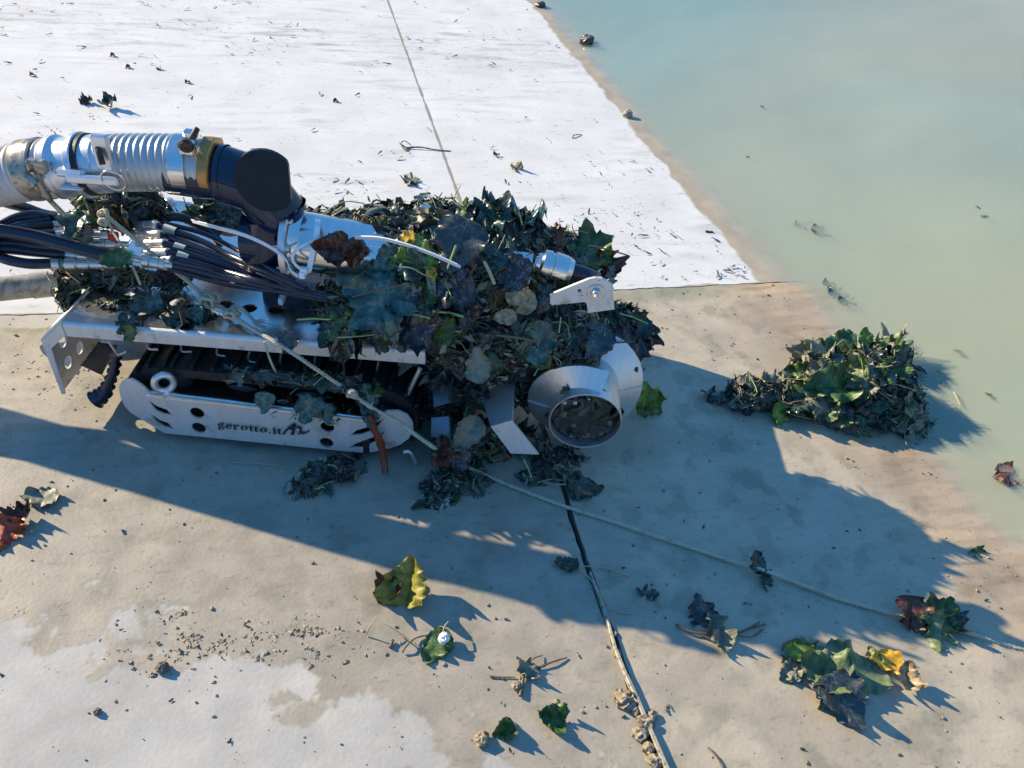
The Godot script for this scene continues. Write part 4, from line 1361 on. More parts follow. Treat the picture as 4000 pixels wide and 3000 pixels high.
	var extra := [[Vector3(-0.027, 0.460, -0.281), Vector3(0.074, 0.450, -0.268), Vector3(0.173, 0.440, -0.221), Vector3(0.277, 0.469, -0.121), Vector3(0.328, 0.444, -0.118)], [Vector3(-0.017, 0.450, -0.266), Vector3(0.075, 0.440, -0.245), Vector3(0.172, 0.430, -0.204), Vector3(0.282, 0.457, -0.119), Vector3(0.334, 0.438, -0.114)], [Vector3(0.004, 0.450, -0.227), Vector3(0.091, 0.435, -0.212), Vector3(0.180, 0.420, -0.192), Vector3(0.292, 0.443, -0.120), Vector3(0.351, 0.430, -0.113)],
		[Vector3(0.020, 0.445, -0.198), Vector3(0.105, 0.430, -0.187), Vector3(0.190, 0.415, -0.177), Vector3(0.297, 0.432, -0.120), Vector3(0.362, 0.422, -0.115)], [Vector3(0.025, 0.435, -0.178), Vector3(0.120, 0.420, -0.174), Vector3(0.203, 0.405, -0.169), Vector3(0.308, 0.423, -0.120), Vector3(0.368, 0.416, -0.114)], [Vector3(0.021, 0.410, -0.163), Vector3(0.124, 0.390, -0.166), Vector3(0.234, 0.408, -0.127), Vector3(0.331, 0.408, -0.116), Vector3(0.429, 0.408, -0.103)]]
	for e in extra:
		part("hydraulic_hose", tube_mesh(smooth(e, 6), 0.0062, 10), M["hose_rubber"], rb)
	for f in fan:
		var pts: Array = [f[1]]
		pts.append_array(f[2])
		var o := hose(rb, pts, 0.0075)
		fitting(o, f[0], f[1], 0.0115, f[3])
	for q in [[Vector3(-0.023, 0.455, -0.268), Vector3(0.007, 0.450, -0.264)], [Vector3(0.023, 0.446, -0.206), Vector3(0.047, 0.440, -0.205)], [Vector3(0.036, 0.436, -0.186), Vector3(0.061, 0.430, -0.187)]]:
		part("hose_label", turned_mesh(q[0], q[1], [Vector2(0, 0.0105), Vector2(1, 0.0105)], 14), M["label_tape"], rb)
	h = hose(rb, [Vector3(-0.099, 0.440, -0.328), Vector3(-0.051, 0.445, -0.337), Vector3(-0.009, 0.440, -0.349), Vector3(0.027, 0.420, -0.354), Vector3(0.059, 0.400, -0.347), Vector3(0.084, 0.380, -0.336)], 0.0115)
	fitting(h, Vector3(-0.143, 0.430, -0.339), Vector3(-0.055, 0.445, -0.333), 0.0115, "tnns")
	part("junction_block", box_mesh(Vector3(0.15, 0.018, 0.03), 0.004), M["black_paint"], rb, Transform3D(Basis(Vector3(0, 0, 1), -0.12) , Vector3(0.339, 0.352, -0.230)))
	# rubber sheath bundling them
	part("hose_clip", box_mesh(Vector3(0.012, 0.02, 0.16), 0.003), M["white_plastic"], rb, Transform3D(Basis(), Vector3(0.273, 0.345, -0.246)))
	var gp := start()
	turned(gp, PackedVector3Array([Vector3(-0.634, 0.120, -0.380), Vector3(-0.422, 0.120, -0.472)]), [Vector2(0, 0.034), Vector2(0.55, 0.034), Vector2(0.552, 0.037), Vector2(0.75, 0.037), Vector2(0.752, 0.034), Vector2(1, 0.034), Vector2(1, 0)], 28)
	part("return_pipe", gp.commit(), M["grey_pipe"], rb)


# ------------------------------------------------------------------ the suction hose above the robot
func make_suction_hose() -> void:
	var t := thing("suction_hose", "fat grey corrugated suction hose with quick couplings, joined to the robot's black pipe", "hose", BANK * ROBOT_ON_BANK)
	var xs := [-1400.0, -700.0, -160.0, -60.0, 40.0, 150.0, 280.0, 420.0, 560.0, 700.0, 800.0, 860.0]
	var ps := [Vector3(-1.6, 0.43, -0.42), Vector3(-0.95, 0.5, -0.3), Vector3(-0.435, 0.547, -0.200), Vector3(-0.371, 0.569, -0.200), Vector3(-0.309, 0.589, -0.200), Vector3(-0.242, 0.610, -0.200), Vector3(-0.165, 0.626, -0.200), Vector3(-0.084, 0.642, -0.200), Vector3(-0.004, 0.654, -0.200), Vector3(0.075, 0.662, -0.200), Vector3(0.130, 0.663, -0.200), Vector3(0.163, 0.662, -0.200)]
	var path := smooth(ps, 4)
	var at := func(x: float) -> Vector3:
		for i in xs.size() - 1:
			if x <= xs[i + 1]:
				var f: float = (x - xs[i]) / (xs[i + 1] - xs[i]) * 4.0
				var k := clampi(int(f), 0, 3)
				return path[i * 4 + k].lerp(path[i * 4 + k + 1], f - k)
		return path[-1]
	var run := func(x0: float, x1: float, n: int) -> PackedVector3Array:
		var o := PackedVector3Array()
		for k in n + 1: o.append(at.call(lerpf(x0, x1, float(k) / n)))
		return o
	var ribs := func(x0: float, x1: float, n: int, r: float, h: float) -> Mesh:
		var st := start()
		var prof := []
		for k in n:
			for e in 5:
				prof.append(Vector2((k + e / 5.0) / n, r + h * (0.5 - 0.5 * cos(TAU * e / 5.0)) ))
		prof.append(Vector2(1, r))
		turned(st, run.call(x0, x1, 24), prof, 40, true)
		return st.commit()
	part("corrugated_hose", ribs.call(-1400.0, -160.0, 80, 0.0595, 0.0042), M["worn_hose"], t)
	part("corrugated_hose", ribs.call(-160.0, 112.0, 11, 0.0595, 0.0042), M["worn_hose"], t)
	part("corrugated_hose", ribs.call(186.0, 226.0, 2, 0.0605, 0.003), M["worn_hose"], t)
	part("corrugated_hose", ribs.call(436.0, 700.0, 10, 0.0575, 0.0045), M["grey_hose"], t)
	part("hose_cuff", ribs.call(756.0, 806.0, 2, 0.0575, 0.0015), M["grey_hose"], t)
	var ring := func(called: String, x0: float, x1: float, prof: Array, mat: Material, sides := 40) -> MeshInstance3D:
		var st := start()
		turned(st, run.call(x0, x1, 3), prof, sides)
		return part(called, st.commit(), mat, t)
	# clamp with a tee bolt
	var cl: MeshInstance3D = ring.call("hose_clamp", 112.0, 190.0, [Vector2(0, 0.06), Vector2(0, 0.0655), Vector2(0.1, 0.067), Vector2(0.9, 0.067), Vector2(1, 0.0655), Vector2(1, 0.06)], M["galvanised"])
	var tb := start()
	var tc := Vector3(-0.200, 0.631, -0.130)
	bevel_box(tb, Vector3(0.04, 0.03, 0.02), 0.004, Transform3D(Basis(), tc + Vector3(0, 0.02, -0.006)))
	bevel_box(tb, Vector3(0.034, 0.022, 0.018), 0.004, Transform3D(Basis(), tc + Vector3(0.003, -0.045, -0.015)))
	tube(tb, PackedVector3Array([tc + Vector3(-0.006, 0.012, 0.008), tc + Vector3(0.004, -0.055, -0.004), tc + Vector3(0.022, -0.094, -0.012)]), PackedFloat32Array([0.0055]), 10)
	turned(tb, PackedVector3Array([tc + Vector3(-0.022, 0.006, 0.012), tc + Vector3(-0.002, -0.012, 0.014)]), [Vector2(0, 0), Vector2(0, 0.011), Vector2(1, 0.011), Vector2(1, 0)], 12)
	part("tee_bolt", tb.commit(), M["galvanised"], cl)
	# quick coupling
	var cp: MeshInstance3D = ring.call("quick_coupling", 222.0, 348.0, [Vector2(0, 0.058), Vector2(0, 0.066), Vector2(0.04, 0.0685), Vector2(0.2, 0.0685), Vector2(0.26, 0.064), Vector2(0.34, 0.061), Vector2(0.72, 0.061), Vector2(0.8, 0.066), Vector2(0.84, 0.0705), Vector2(0.97, 0.0705), Vector2(1, 0.068), Vector2(1, 0.05)], M["cast_aluminium"])
	ring.call("gasket", 347.0, 368.0, [Vector2(0, 0.055), Vector2(0, 0.0665), Vector2(1, 0.0665), Vector2(1, 0.05)], M["rubber"])
	ring.call("hose_adapter", 366.0, 440.0, [Vector2(0, 0.05), Vector2(0, 0.063), Vector2(0.6, 0.0625), Vector2(0.62, 0.06), Vector2(1, 0.06), Vector2(1, 0.05)], M["cast_aluminium"])
	# cam lever, its lug and pull ring
	var lg := start()
	bevel_box(lg, Vector3(0.062, 0.016, 0.03), 0.006, Transform3D(Basis(Vector3(0, 0, 1), 0.05), Vector3(-0.130, 0.647, -0.135)))
	bevel_box(lg, Vector3(0.05, 0.01, 0.024), 0.004, Transform3D(Basis(Vector3(0, 0, 1), 0.05), Vector3(-0.137, 0.611, -0.137)))
	part("cam_lug", lg.commit(), M["cast_aluminium"], cp)
	part("cam_lever", box_mesh(Vector3(0.112, 0.019, 0.014), 0.004), M["cast_aluminium"], cp, Transform3D(Basis(Vector3(0, 0, 1), 0.045), Vector3(-0.081, 0.641, -0.122)))
	var pr := PackedVector3Array()
	for k in 29:
		var a := TAU * k / 28.0
		pr.append(Vector3(-0.033, 0.649, -0.115) + Vector3(cos(a) * 0.0245, sin(a) * 0.0238, sin(a) * 0.006))
	var ps2 := start()
	tube(ps2, pr, PackedFloat32Array([0.0022]), 8, false)
	part("pull_ring", ps2.commit(), M["polished"], cp)
	var lv := start()
	tube(lv, PackedVector3Array([Vector3(-0.065, 0.706, -0.145), Vector3(-0.057, 0.699, -0.130), Vector3(-0.053, 0.678, -0.124)]), PackedFloat32Array([0.0065]), 10)
	part("lever_pin", lv.commit(), M["rust"], cp)
	var sq := start()
	bevel_box(sq, Vector3(0.036, 0.09, 0.016), 0.004, Transform3D(Basis(), Vector3(-0.059, 0.688, -0.147)))
	part("lever_plate", sq.commit(), M["cast_aluminium"], cp)
	# second clamp with a wing bolt on top
	var c2: MeshInstance3D = ring.call("hose_clamp", 696.0, 758.0, [Vector2(0, 0.057), Vector2(0, 0.0625), Vector2(0.05, 0.0635), Vector2(0.95, 0.0635), Vector2(1, 0.0625), Vector2(1, 0.057)], M["polished"])
	var wb := start()
	bevel_box(wb, Vector3(0.034, 0.03, 0.02), 0.004, Transform3D(Basis(), Vector3(0.119, 0.725, -0.150)))
	part("clamp_lug", wb.commit(), M["polished"], c2)
	part("clamp_lug", box_mesh(Vector3(0.03, 0.016, 0.02), 0.004), M["polished"], c2, Transform3D(Basis(), Vector3(0.111, 0.733, -0.200)))
	var wn := start()
	turned(wn, PackedVector3Array([Vector3(0.123, 0.736, -0.142), Vector3(0.126, 0.734, -0.128)]), [Vector2(0, 0.014), Vector2(0.6, 0.016), Vector2(1, 0.012), Vector2(1, 0)], 10)
	tube(wn, PackedVector3Array([Vector3(0.124, 0.734, -0.150), Vector3(0.120, 0.732, -0.180), Vector3(0.126, 0.746, -0.200)]), PackedFloat32Array([0.0065]), 10)
	part("clamp_bolt", wn.commit(), M["rust"], c2)
	# brass hexagon union
	ring.call("brass_union", 806.0, 850.0, [Vector2(0, 0.05), Vector2(0, 0.064), Vector2(0.1, 0.0675), Vector2(0.9, 0.0675), Vector2(1, 0.064), Vector2(1, 0.05)], M["brass"], 8)



# ------------------------------------------------------------------ leaves, litter and heaps
func leaf(parent: Node, kind: String, v: int, mat: String, at: Vector3, normal: Vector3, spin: float, size: float, petiole := 0.0) -> MeshInstance3D:
	var b := look(normal, spin)
	var o := part("leaf", LEAF[kind][v], M[mat], parent, Transform3D(b.scaled_local(Vector3.ONE * size), at - b.y * size * 0.45))
	if petiole > 0.0:
		var st := start()
		tube(st, smooth([Vector3.ZERO, Vector3(0.03, -0.4, 0.05) * petiole, Vector3(-0.02, -0.8, 0.16) * petiole, Vector3(0.06, -1.2, 0.1) * petiole], 3), PackedFloat32Array([0.012]), 6)
		part("leaf_stalk", st.commit(), M["stem"], o)
	return o


func pick(w: Dictionary) -> String:
	var t := 0.0
	for k in w: t += w[k]
	var r := rng.randf() * t
	for k in w:
		r -= w[k]
		if r <= 0.0: return k
	return w.keys()[0]


func scatter(called: String, parent: Node, mesh: Mesh, mat: Material, items: Array) -> MultiMeshInstance3D:
	var mm := MultiMesh.new()
	mm.transform_format = MultiMesh.TRANSFORM_3D
	mm.use_colors = true
	mm.mesh = mesh
	mm.instance_count = items.size()
	for i in items.size():
		mm.set_instance_transform(i, items[i][0])
		mm.set_instance_color(i, items[i][1])
	var o := MultiMeshInstance3D.new()
	o.name = called
	o.multimesh = mm
	o.material_override = mat
	o.set_meta("kind", "stuff")
	parent.add_child(o, true)
	return o


const LITTER := [Color(0.03, 0.045, 0.03), Color(0.045, 0.065, 0.04), Color(0.06, 0.085, 0.05), Color(0.035, 0.045, 0.04), Color(0.08, 0.07, 0.05), Color(0.05, 0.033, 0.022), Color(0.16, 0.155, 0.115), Color(0.075, 0.11, 0.045)]


# lumps: [centre, radii]; a dark core, torn flakes all over it, stalks and whole leaves
func heap(called: String, label: String, xf: Transform3D, lumps: Array, n_bits: int, n_leaves: int, n_stalks: int, mats: Dictionary, kinds: Dictionary, sizes: Vector2, toward: Vector3, floor_y := 0.0, group := "") -> Node3D:
	var t := thing(called, label, "leaf heap", xf, group)
	var core := start()
	for i in lumps.size():
		lump_into(core, lumps[i][1] * 0.93, 500 + i + lumps.size() * 7, 0.6, 22, 14, lumps[i][0], 2.4)
	var c := part("sludge", core.commit(), M["wet_mud"], t)
	c.set_meta("kind", "stuff")
	var area := PackedFloat32Array()
	var total := 0.0
	for l in lumps:
		total += l[1].x * l[1].y + l[1].y * l[1].z + l[1].x * l[1].z
		area.append(total)
	var spot := func(bias: float, tuck: float) -> Array:
		for tries in 40:
			var r := rng.randf() * total
			var k := 0
			while area[k] < r: k += 1
			var d := Vector3(rng.randfn(), rng.randfn(), rng.randfn()).normalized()
			if d.dot(toward) < bias: continue
			var p: Vector3 = lumps[k][0] + d * lumps[k][1] * rng.randf_range(0.95, 1.12)
			if p.y < floor_y + 0.004: continue
			var deep := false
			for m in lumps.size():
				if m != k and ((p - lumps[m][0]) / lumps[m][1]).length() < tuck:
					deep = true
					break
			if deep: continue
			return [p, (d / lumps[k][1]).normalized()]
		return []
	for s in 3:
		var items := []
		for i in n_bits / 3:
			var q: Array = spot.call(-0.75, 0.85)
			if q.is_empty(): continue
			var n: Vector3 = (q[1] + Vector3(rng.randfn(), rng.randfn(), rng.randfn()) * 0.32).normalized()
			var sz := 0.006 + 0.03 * pow(rng.randf(), 2.5)
			var col: Color = LITTER[rng.randi() % LITTER.size()] * rng.randf_range(0.7, 1.4)
			if rng.randf() < 0.1: col = Color(0.3, 0.285, 0.22) * rng.randf_range(0.6, 1.2)
			items.append([Transform3D(look(n, rng.randf() * TAU).scaled_local(Vector3(sz * rng.randf_range(0.8, 2.4), sz * rng.randf_range(0.5, 1.1), sz)), q[0]), col])
		scatter("leaf_litter", t, LEAF["bit"][s], M["litter"], items)
	var items2 := []
	for i in (n_bits / 3 if n_bits > 350 else 12):
		var q: Array = spot.call(-0.6, 0.9)
		if q.is_empty(): continue
		var n: Vector3 = (q[1] + Vector3(rng.randfn(), rng.randfn(), rng.randfn()) * 0.3).normalized()
		var sz := 0.02 + 0.07 * pow(rng.randf(), 2.0)
		var col: Color = LITTER[rng.randi() % LITTER.size()] * rng.randf_range(0.7, 1.6)
		if rng.randf() < 0.05: col = Color(0.26, 0.23, 0.13) * rng.randf_range(0.6, 1.2)
		items2.append([Transform3D(look(n, rng.randf() * TAU).scaled_local(Vector3.ONE * sz), q[0] + n * 0.003), col])
	scatter("weed_strings", t, LEAF["string"][n_bits % 3], M["litter"], items2)
	for i in n_leaves:
		var q: Array = spot.call(-0.1, 0.95)
		if q.is_empty(): continue
		var n: Vector3 = (q[1] + Vector3(rng.randfn(), rng.randfn(), rng.randfn()) * 0.22).normalized()
		leaf(t, pick(kinds), rng.randi() % 3, pick(mats), q[0] + n * 0.006, n, rng.randf() * TAU, rng.randf_range(sizes.x, sizes.y), 0.5 if rng.randf() < 0.35 else 0.0)
	for i in n_stalks:
		var q: Array = spot.call(0.0, 0.95)
		if q.is_empty(): continue
		var d: Vector3 = (Vector3(rng.randfn(), rng.randfn() * 0.5, rng.randfn()) + q[1] * 0.35).normalized()
		var l := rng.randf_range(0.03, 0.1)
		var p: Vector3 = q[0] + q[1] * 0.008
		var bend := Vector3(rng.randfn(), rng.randfn(), rng.randfn()) * l * 0.12
		part("stalk", tube_mesh(smooth([p - d * l * 0.5, p + bend, p + d * l * 0.5], 3), rng.randf_range(0.0009, 0.0019), 6), M[["stem", "stem", "brown_stem", "green_stem"][rng.randi() % 4]], t)
	return t


func make_heaps() -> void:
	var rx := BANK * ROBOT_ON_BANK
	var mix := {"leaf_dark": 4, "leaf_teal": 3, "leaf_black": 3, "leaf_purple": 3, "leaf_green": 1.6, "leaf_muddy": 1.6, "leaf_brown": 0.8}
	var kinds := {"lobed": 2, "heart": 3, "oval": 2, "curled": 2}
	var front := heap("leaf_heap", "great dark heap of wet leaves smothering the front of the robot above its auger", rx, [
		[Vector3(0.527, 0.376, -0.150), Vector3(0.15, 0.085, 0.09)], [Vector3(0.665, 0.448, -0.200), Vector3(0.17, 0.12, 0.13)], [Vector3(0.792, 0.474, -0.290), Vector3(0.13, 0.085, 0.12)], [Vector3(0.902, 0.450, -0.330), Vector3(0.12, 0.06, 0.1)],
		[Vector3(0.745, 0.298, -0.160), Vector3(0.16, 0.11, 0.08)], [Vector3(0.911, 0.344, -0.170), Vector3(0.15, 0.075, 0.1)], [Vector3(1.096, 0.296, -0.270), Vector3(0.085, 0.055, 0.08)], [Vector3(0.687, 0.115, -0.200), Vector3(0.08, 0.12, 0.06)], [Vector3(0.752, 0.033, -0.060), Vector3(0.08, 0.05, 0.05)],
		[Vector3(0.898, 0.205, -0.200), Vector3(0.07, 0.09, 0.06)], [Vector3(0.874, -0.009, -0.120), Vector3(0.1, 0.04, 0.05)], [Vector3(0.635, 0.519, -0.170), Vector3(0.08, 0.05, 0.07)], [Vector3(0.739, 0.505, -0.300), Vector3(0.09, 0.07, 0.08)]],
		7000, 84, 70, mix, kinds, Vector2(0.04, 0.14), Vector3(0, 0.6, 0.8))
	# the leaves one can tell apart on it
	for q in [["lobed", 0, "leaf_teal", Vector3(0.538, 0.460, -0.050), Vector3(-0.1, 0.75, 0.75), 2.6, 0.17], ["lobed", 1, "leaf_dark", Vector3(0.620, 0.478, -0.070), Vector3(0.15, 0.75, 0.65), -2.2, 0.17], ["heart", 0, "leaf_black", Vector3(0.695, 0.588, -0.120), Vector3(-0.1, 0.6, 0.8), 2.9, 0.13], ["heart", 1, "leaf_dark", Vector3(0.757, 0.553, -0.150), Vector3(0.1, 0.8, 0.5), 0.6, 0.12],
			["lobed", 2, "leaf_purple", Vector3(0.619, 0.418, -0.045), Vector3(0.1, 0.5, 0.85), 1.1, 0.13], ["heart", 0, "leaf_green", Vector3(0.686, 0.577, -0.220), Vector3(-0.2, 0.9, 0.3), 0.5, 0.09], ["curled", 0, "leaf_muddy", Vector3(0.677, 0.563, -0.200), Vector3(-0.4, 0.7, 0.5), 1.2, 0.1], ["oval", 0, "leaf_orange", Vector3(0.728, 0.548, -0.280), Vector3(-0.2, 0.9, 0.3), 0.9, 0.07],
			["heart", 1, "leaf_green", Vector3(0.817, 0.536, -0.300), Vector3(0.2, 0.8, 0.4), 0.2, 0.095], ["heart", 2, "leaf_muddy", Vector3(0.826, 0.521, -0.260), Vector3(0.1, 0.9, 0.4), 1.6, 0.1], ["curled", 1, "leaf_muddy", Vector3(0.783, 0.513, -0.270), Vector3(0, 0.8, 0.6), 2.4, 0.09], ["lobed", 0, "leaf_green", Vector3(1.003, 0.500, -0.310), Vector3(-0.1, 0.75, 0.6), 0.3, 0.13, 0.8],
			["curled", 2, "leaf_brown", Vector3(1.046, 0.472, -0.300), Vector3(0.4, 0.6, 0.5), 0.4, 0.08], ["oval", 1, "leaf_muddy", Vector3(1.060, 0.455, -0.270), Vector3(0.5, 0.6, 0.5), 3.0, 0.06], ["heart", 0, "leaf_yellow", Vector3(0.581, 0.582, -0.130), Vector3(-0.1, 0.8, 0.5), 2.0, 0.04], ["heart", 0, "leaf_bright", Vector3(0.611, 0.574, -0.120), Vector3(0, 0.8, 0.6), 0.4, 0.045],
			["oval", 1, "leaf_bright", Vector3(0.590, 0.558, -0.110), Vector3(0.1, 0.7, 0.7), 2.2, 0.06], ["heart", 1, "leaf_bright", Vector3(0.637, 0.554, -0.100), Vector3(0.2, 0.8, 0.5), 2.7, 0.055], ["oval", 0, "leaf_yellow", Vector3(0.642, 0.525, -0.085), Vector3(0.2, 0.6, 0.7), 3.3, 0.035], ["heart", 2, "leaf_bright", Vector3(0.564, 0.539, -0.120), Vector3(-0.3, 0.6, 0.7), 1.0, 0.05],
			["curled", 0, "leaf_brown", Vector3(0.423, 0.535, -0.130), Vector3(-0.1, 0.5, 0.85), 1.7, 0.085], ["curled", 1, "leaf_brown", Vector3(0.466, 0.534, -0.125), Vector3(0.1, 0.45, 0.9), 2.9, 0.075], ["oval", 2, "leaf_purple", Vector3(0.548, 0.580, -0.130), Vector3(0, 0.8, 0.5), 1.3, 0.045],
			["heart", 0, "leaf_teal", Vector3(0.544, 0.530, -0.120), Vector3(0, 0.5, 0.85), 2.2, 0.075], ["oval", 0, "leaf_tan", Vector3(0.850, 0.491, -0.080), Vector3(0.1, 0.3, 0.95), 1.8, 0.06], ["oval", 2, "leaf_tan", Vector3(0.848, 0.484, -0.075), Vector3(-0.2, 0.5, 0.85), 1.3, 0.075], ["oval", 0, "leaf_tan", Vector3(0.815, 0.448, -0.060), Vector3(0, 0.7, 0.7), 1.75, 0.055],
			["heart", 2, "leaf_dark", Vector3(0.442, 0.337, -0.055), Vector3(0, 0.3, 0.95), 3.1, 0.11], ["heart", 0, "leaf_green", Vector3(0.448, 0.378, -0.060), Vector3(-0.2, 0.6, 0.8), 2.6, 0.09], ["oval", 1, "leaf_green", Vector3(0.477, 0.421, -0.070), Vector3(0.3, 0.6, 0.7), 0.2, 0.085], ["heart", 1, "leaf_bright", Vector3(0.555, 0.392, -0.050), Vector3(0.1, 0.5, 0.85), 2.9, 0.06],
			["lobed", 1, "leaf_dark", Vector3(0.898, 0.494, -0.090), Vector3(0, 0.5, 0.85), 0.8, 0.08], ["heart", 0, "leaf_purple", Vector3(0.816, 0.525, -0.130), Vector3(0, 0.75, 0.65), 1.2, 0.1], ["oval", 0, "leaf_muddy", Vector3(0.766, 0.332, -0.020), Vector3(-0.3, 0.4, 0.85), 0.2, 0.09], ["oval", 1, "leaf_muddy", Vector3(0.757, 0.167, 0.030), Vector3(0.1, 0.6, 0.75), 2.5, 0.1],
			["curled", 1, "leaf_brown", Vector3(0.701, 0.109, 0.050), Vector3(0, 0.6, 0.8), 0.2, 0.085], ["heart", 2, "leaf_purple", Vector3(0.739, 0.102, 0.055), Vector3(0.2, 0.7, 0.7), 1.2, 0.07], ["curled", 0, "leaf_dark", Vector3(1.145, 0.340, -0.240), Vector3(0.5, 0.4, 0.7), 2.0, 0.08]]:
		leaf(front, q[0], q[1], q[2], q[3], q[4], q[5], q[6], q[7] if q.size() > 7 else 0.0)
	for q in [[Vector3(0.592, 0.446, -0.035), Vector3(0.648, 0.441, -0.035), "green_stem", 0.002], [Vector3(0.653, 0.458, -0.040), Vector3(0.722, 0.459, -0.030), "green_stem", 0.003], [Vector3(0.476, 0.472, -0.040), Vector3(0.590, 0.520, -0.040), "brown_stem", 0.002], [Vector3(0.799, 0.418, -0.030), Vector3(0.892, 0.412, -0.030), "brown_stem", 0.0028], [Vector3(0.691, 0.593, -0.100), Vector3(0.676, 0.539, -0.080), "green_stem", 0.0025], [Vector3(0.998, 0.528, -0.280), Vector3(1.100, 0.512, -0.280), "brown_stem", 0.0018],
			[Vector3(0.754, 0.562, -0.100), Vector3(0.782, 0.519, -0.080), "stem", 0.004], [Vector3(0.596, 0.574, -0.300), Vector3(0.661, 0.564, -0.300), "brown_stem", 0.0038], [Vector3(0.569, 0.553, -0.300), Vector3(0.619, 0.530, -0.300), "brown_stem", 0.0022], [Vector3(0.939, 0.421, -0.060), Vector3(0.937, 0.464, -0.060), "stem", 0.0016], [Vector3(1.092, 0.397, -0.200), Vector3(1.166, 0.376, -0.200), "green_stem", 0.0016], [Vector3(0.431, 0.339, -0.050), Vector3(0.501, 0.299, -0.050), "green_stem", 0.002], [Vector3(0.343, 0.379, -0.060), Vector3(0.420, 0.390, -0.060), "green_stem", 0.0022],
			[Vector3(0.898, 0.095, 0.030), Vector3(0.922, 0.056, 0.050), "stem", 0.0018], [Vector3(0.935, 0.399, -0.130), Vector3(0.928, 0.492, -0.130), "brown_stem", 0.0015], [Vector3(0.967, 0.304, -0.160), Vector3(1.137, 0.347, -0.160), "brown_stem", 0.002]]:
		part("stalk", tube_mesh(PackedVector3Array([q[0], q[0].lerp(q[1], 0.5) + Vector3(0, 0.003, 0), q[1]]), q[3], 6), M[q[2]], front)
	var crest := heap("leaf_heap", "sunlit crest of pale mud clods and coated leaves on top of the dark heap", rx, [[Vector3(0.662, 0.537, -0.300), Vector3(0.09, 0.03, 0.05)], [Vector3(0.767, 0.520, -0.330), Vector3(0.09, 0.035, 0.05)], [Vector3(0.840, 0.492, -0.320), Vector3(0.09, 0.03, 0.05)], [Vector3(0.644, 0.534, -0.240), Vector3(0.07, 0.03, 0.04)], [Vector3(0.934, 0.455, -0.360), Vector3(0.08, 0.025, 0.05)]], 1100, 22, 10, {"leaf_muddy": 5, "leaf_green": 1, "leaf_dusty": 2}, {"curled": 2, "heart": 2, "oval": 1}, Vector2(0.04, 0.085), Vector3(0, 1, 0.4), 0.0)
	var lumps := []
	for q in [[Vector3(0.662, 0.537, -0.300), Vector3(0.095, 0.034, 0.055)], [Vector3(0.767, 0.520, -0.330), Vector3(0.095, 0.039, 0.055)], [Vector3(0.840, 0.492, -0.320), Vector3(0.095, 0.034, 0.055)], [Vector3(0.644, 0.534, -0.240), Vector3(0.075, 0.034, 0.045)], [Vector3(0.507, 0.539, -0.270), Vector3(0.12, 0.018, 0.03)]]:
		for i in 170:
			var d := Vector3(rng.randfn(), absf(rng.randfn()) + 0.1, rng.randfn()).normalized()
			if bank_noise.get_noise_3dv((q[0] + d * q[1]) * 22.0) < 0.0: continue
			var s := 0.006 + 0.02 * pow(rng.randf(), 2.5)
			lumps.append([Transform3D(Basis(Vector3.UP, rng.randf() * TAU).scaled_local(Vector3(s * 1.4, s * 1.4, s)), q[0] + d * q[1]), Color(0.18, 0.165, 0.125) * rng.randf_range(0.7, 1.2)])
	scatter("mud_clods", crest, LEAF["clot"][1], M["crumbs"], lumps)
	heap("leaf_heap", "muddy strip of leaf crumbs along the back of the steel tube", rx, [[Vector3(0.461, 0.535, -0.260), Vector3(0.16, 0.014, 0.03)], [Vector3(0.543, 0.552, -0.270), Vector3(0.09, 0.025, 0.04)], [Vector3(0.627, 0.557, -0.280), Vector3(0.07, 0.035, 0.05)]], 420, 7, 8, {"leaf_muddy": 3, "leaf_dark": 1, "leaf_green": 0.5}, kinds, Vector2(0.03, 0.06), Vector3(0, 1, 0.3), 0.0)
	var hoses := heap("leaf_heap", "tangle of torn wet leaves and pale strips on top of the hydraulic couplings", rx, [[Vector3(-0.147, 0.460, -0.334), Vector3(0.1, 0.045, 0.05)], [Vector3(-0.110, 0.440, -0.355), Vector3(0.06, 0.03, 0.05)], [Vector3(-0.212, 0.430, -0.323), Vector3(0.05, 0.02, 0.04)], [Vector3(0.041, 0.400, -0.438), Vector3(0.08, 0.03, 0.06)]], 380, 5, 10, mix, {"curled": 2, "oval": 1, "heart": 1}, Vector2(0.04, 0.08), Vector3(0, 0.8, 0.6), 0.3)
	for q in [["heart", 0, "leaf_bright", Vector3(-0.207, 0.470, -0.307), Vector3(-0.2, 0.7, 0.6), 1.4, 0.085], ["heart", 1, "leaf_muddy", Vector3(-0.246, 0.465, -0.335), Vector3(-0.3, 0.7, 0.6), 1.7, 0.075], ["curled", 2, "leaf_black", Vector3(-0.108, 0.480, -0.332), Vector3(0.2, 0.6, 0.7), 1.1, 0.12], ["curled", 0, "leaf_tan", Vector3(-0.138, 0.475, -0.334), Vector3(0, 0.6, 0.7), 2.3, 0.07], ["curled", 1, "leaf_tan", Vector3(-0.133, 0.460, -0.285), Vector3(0, 0.7, 0.7), 0.4, 0.08],
			["heart", 2, "leaf_teal", Vector3(-0.223, 0.450, -0.244), Vector3(-0.2, 0.7, 0.6), 3.0, 0.085], ["oval", 0, "leaf_green", Vector3(-0.073, 0.455, -0.115), Vector3(0, 0.7, 0.7), 1.9, 0.07], ["heart", 1, "leaf_green", Vector3(0.013, 0.420, -0.415), Vector3(0.1, 0.7, 0.6), 1.5, 0.1], ["heart", 0, "leaf_dark", Vector3(0.080, 0.420, -0.410), Vector3(0.2, 0.6, 0.7), 2.2, 0.1], ["oval", 2, "leaf_muddy", Vector3(-0.193, 0.440, -0.220), Vector3(0, 0.6, 0.8), 3.2, 0.06]]:
		leaf(hoses, q[0], q[1], q[2], q[3], q[4], q[5], q[6])
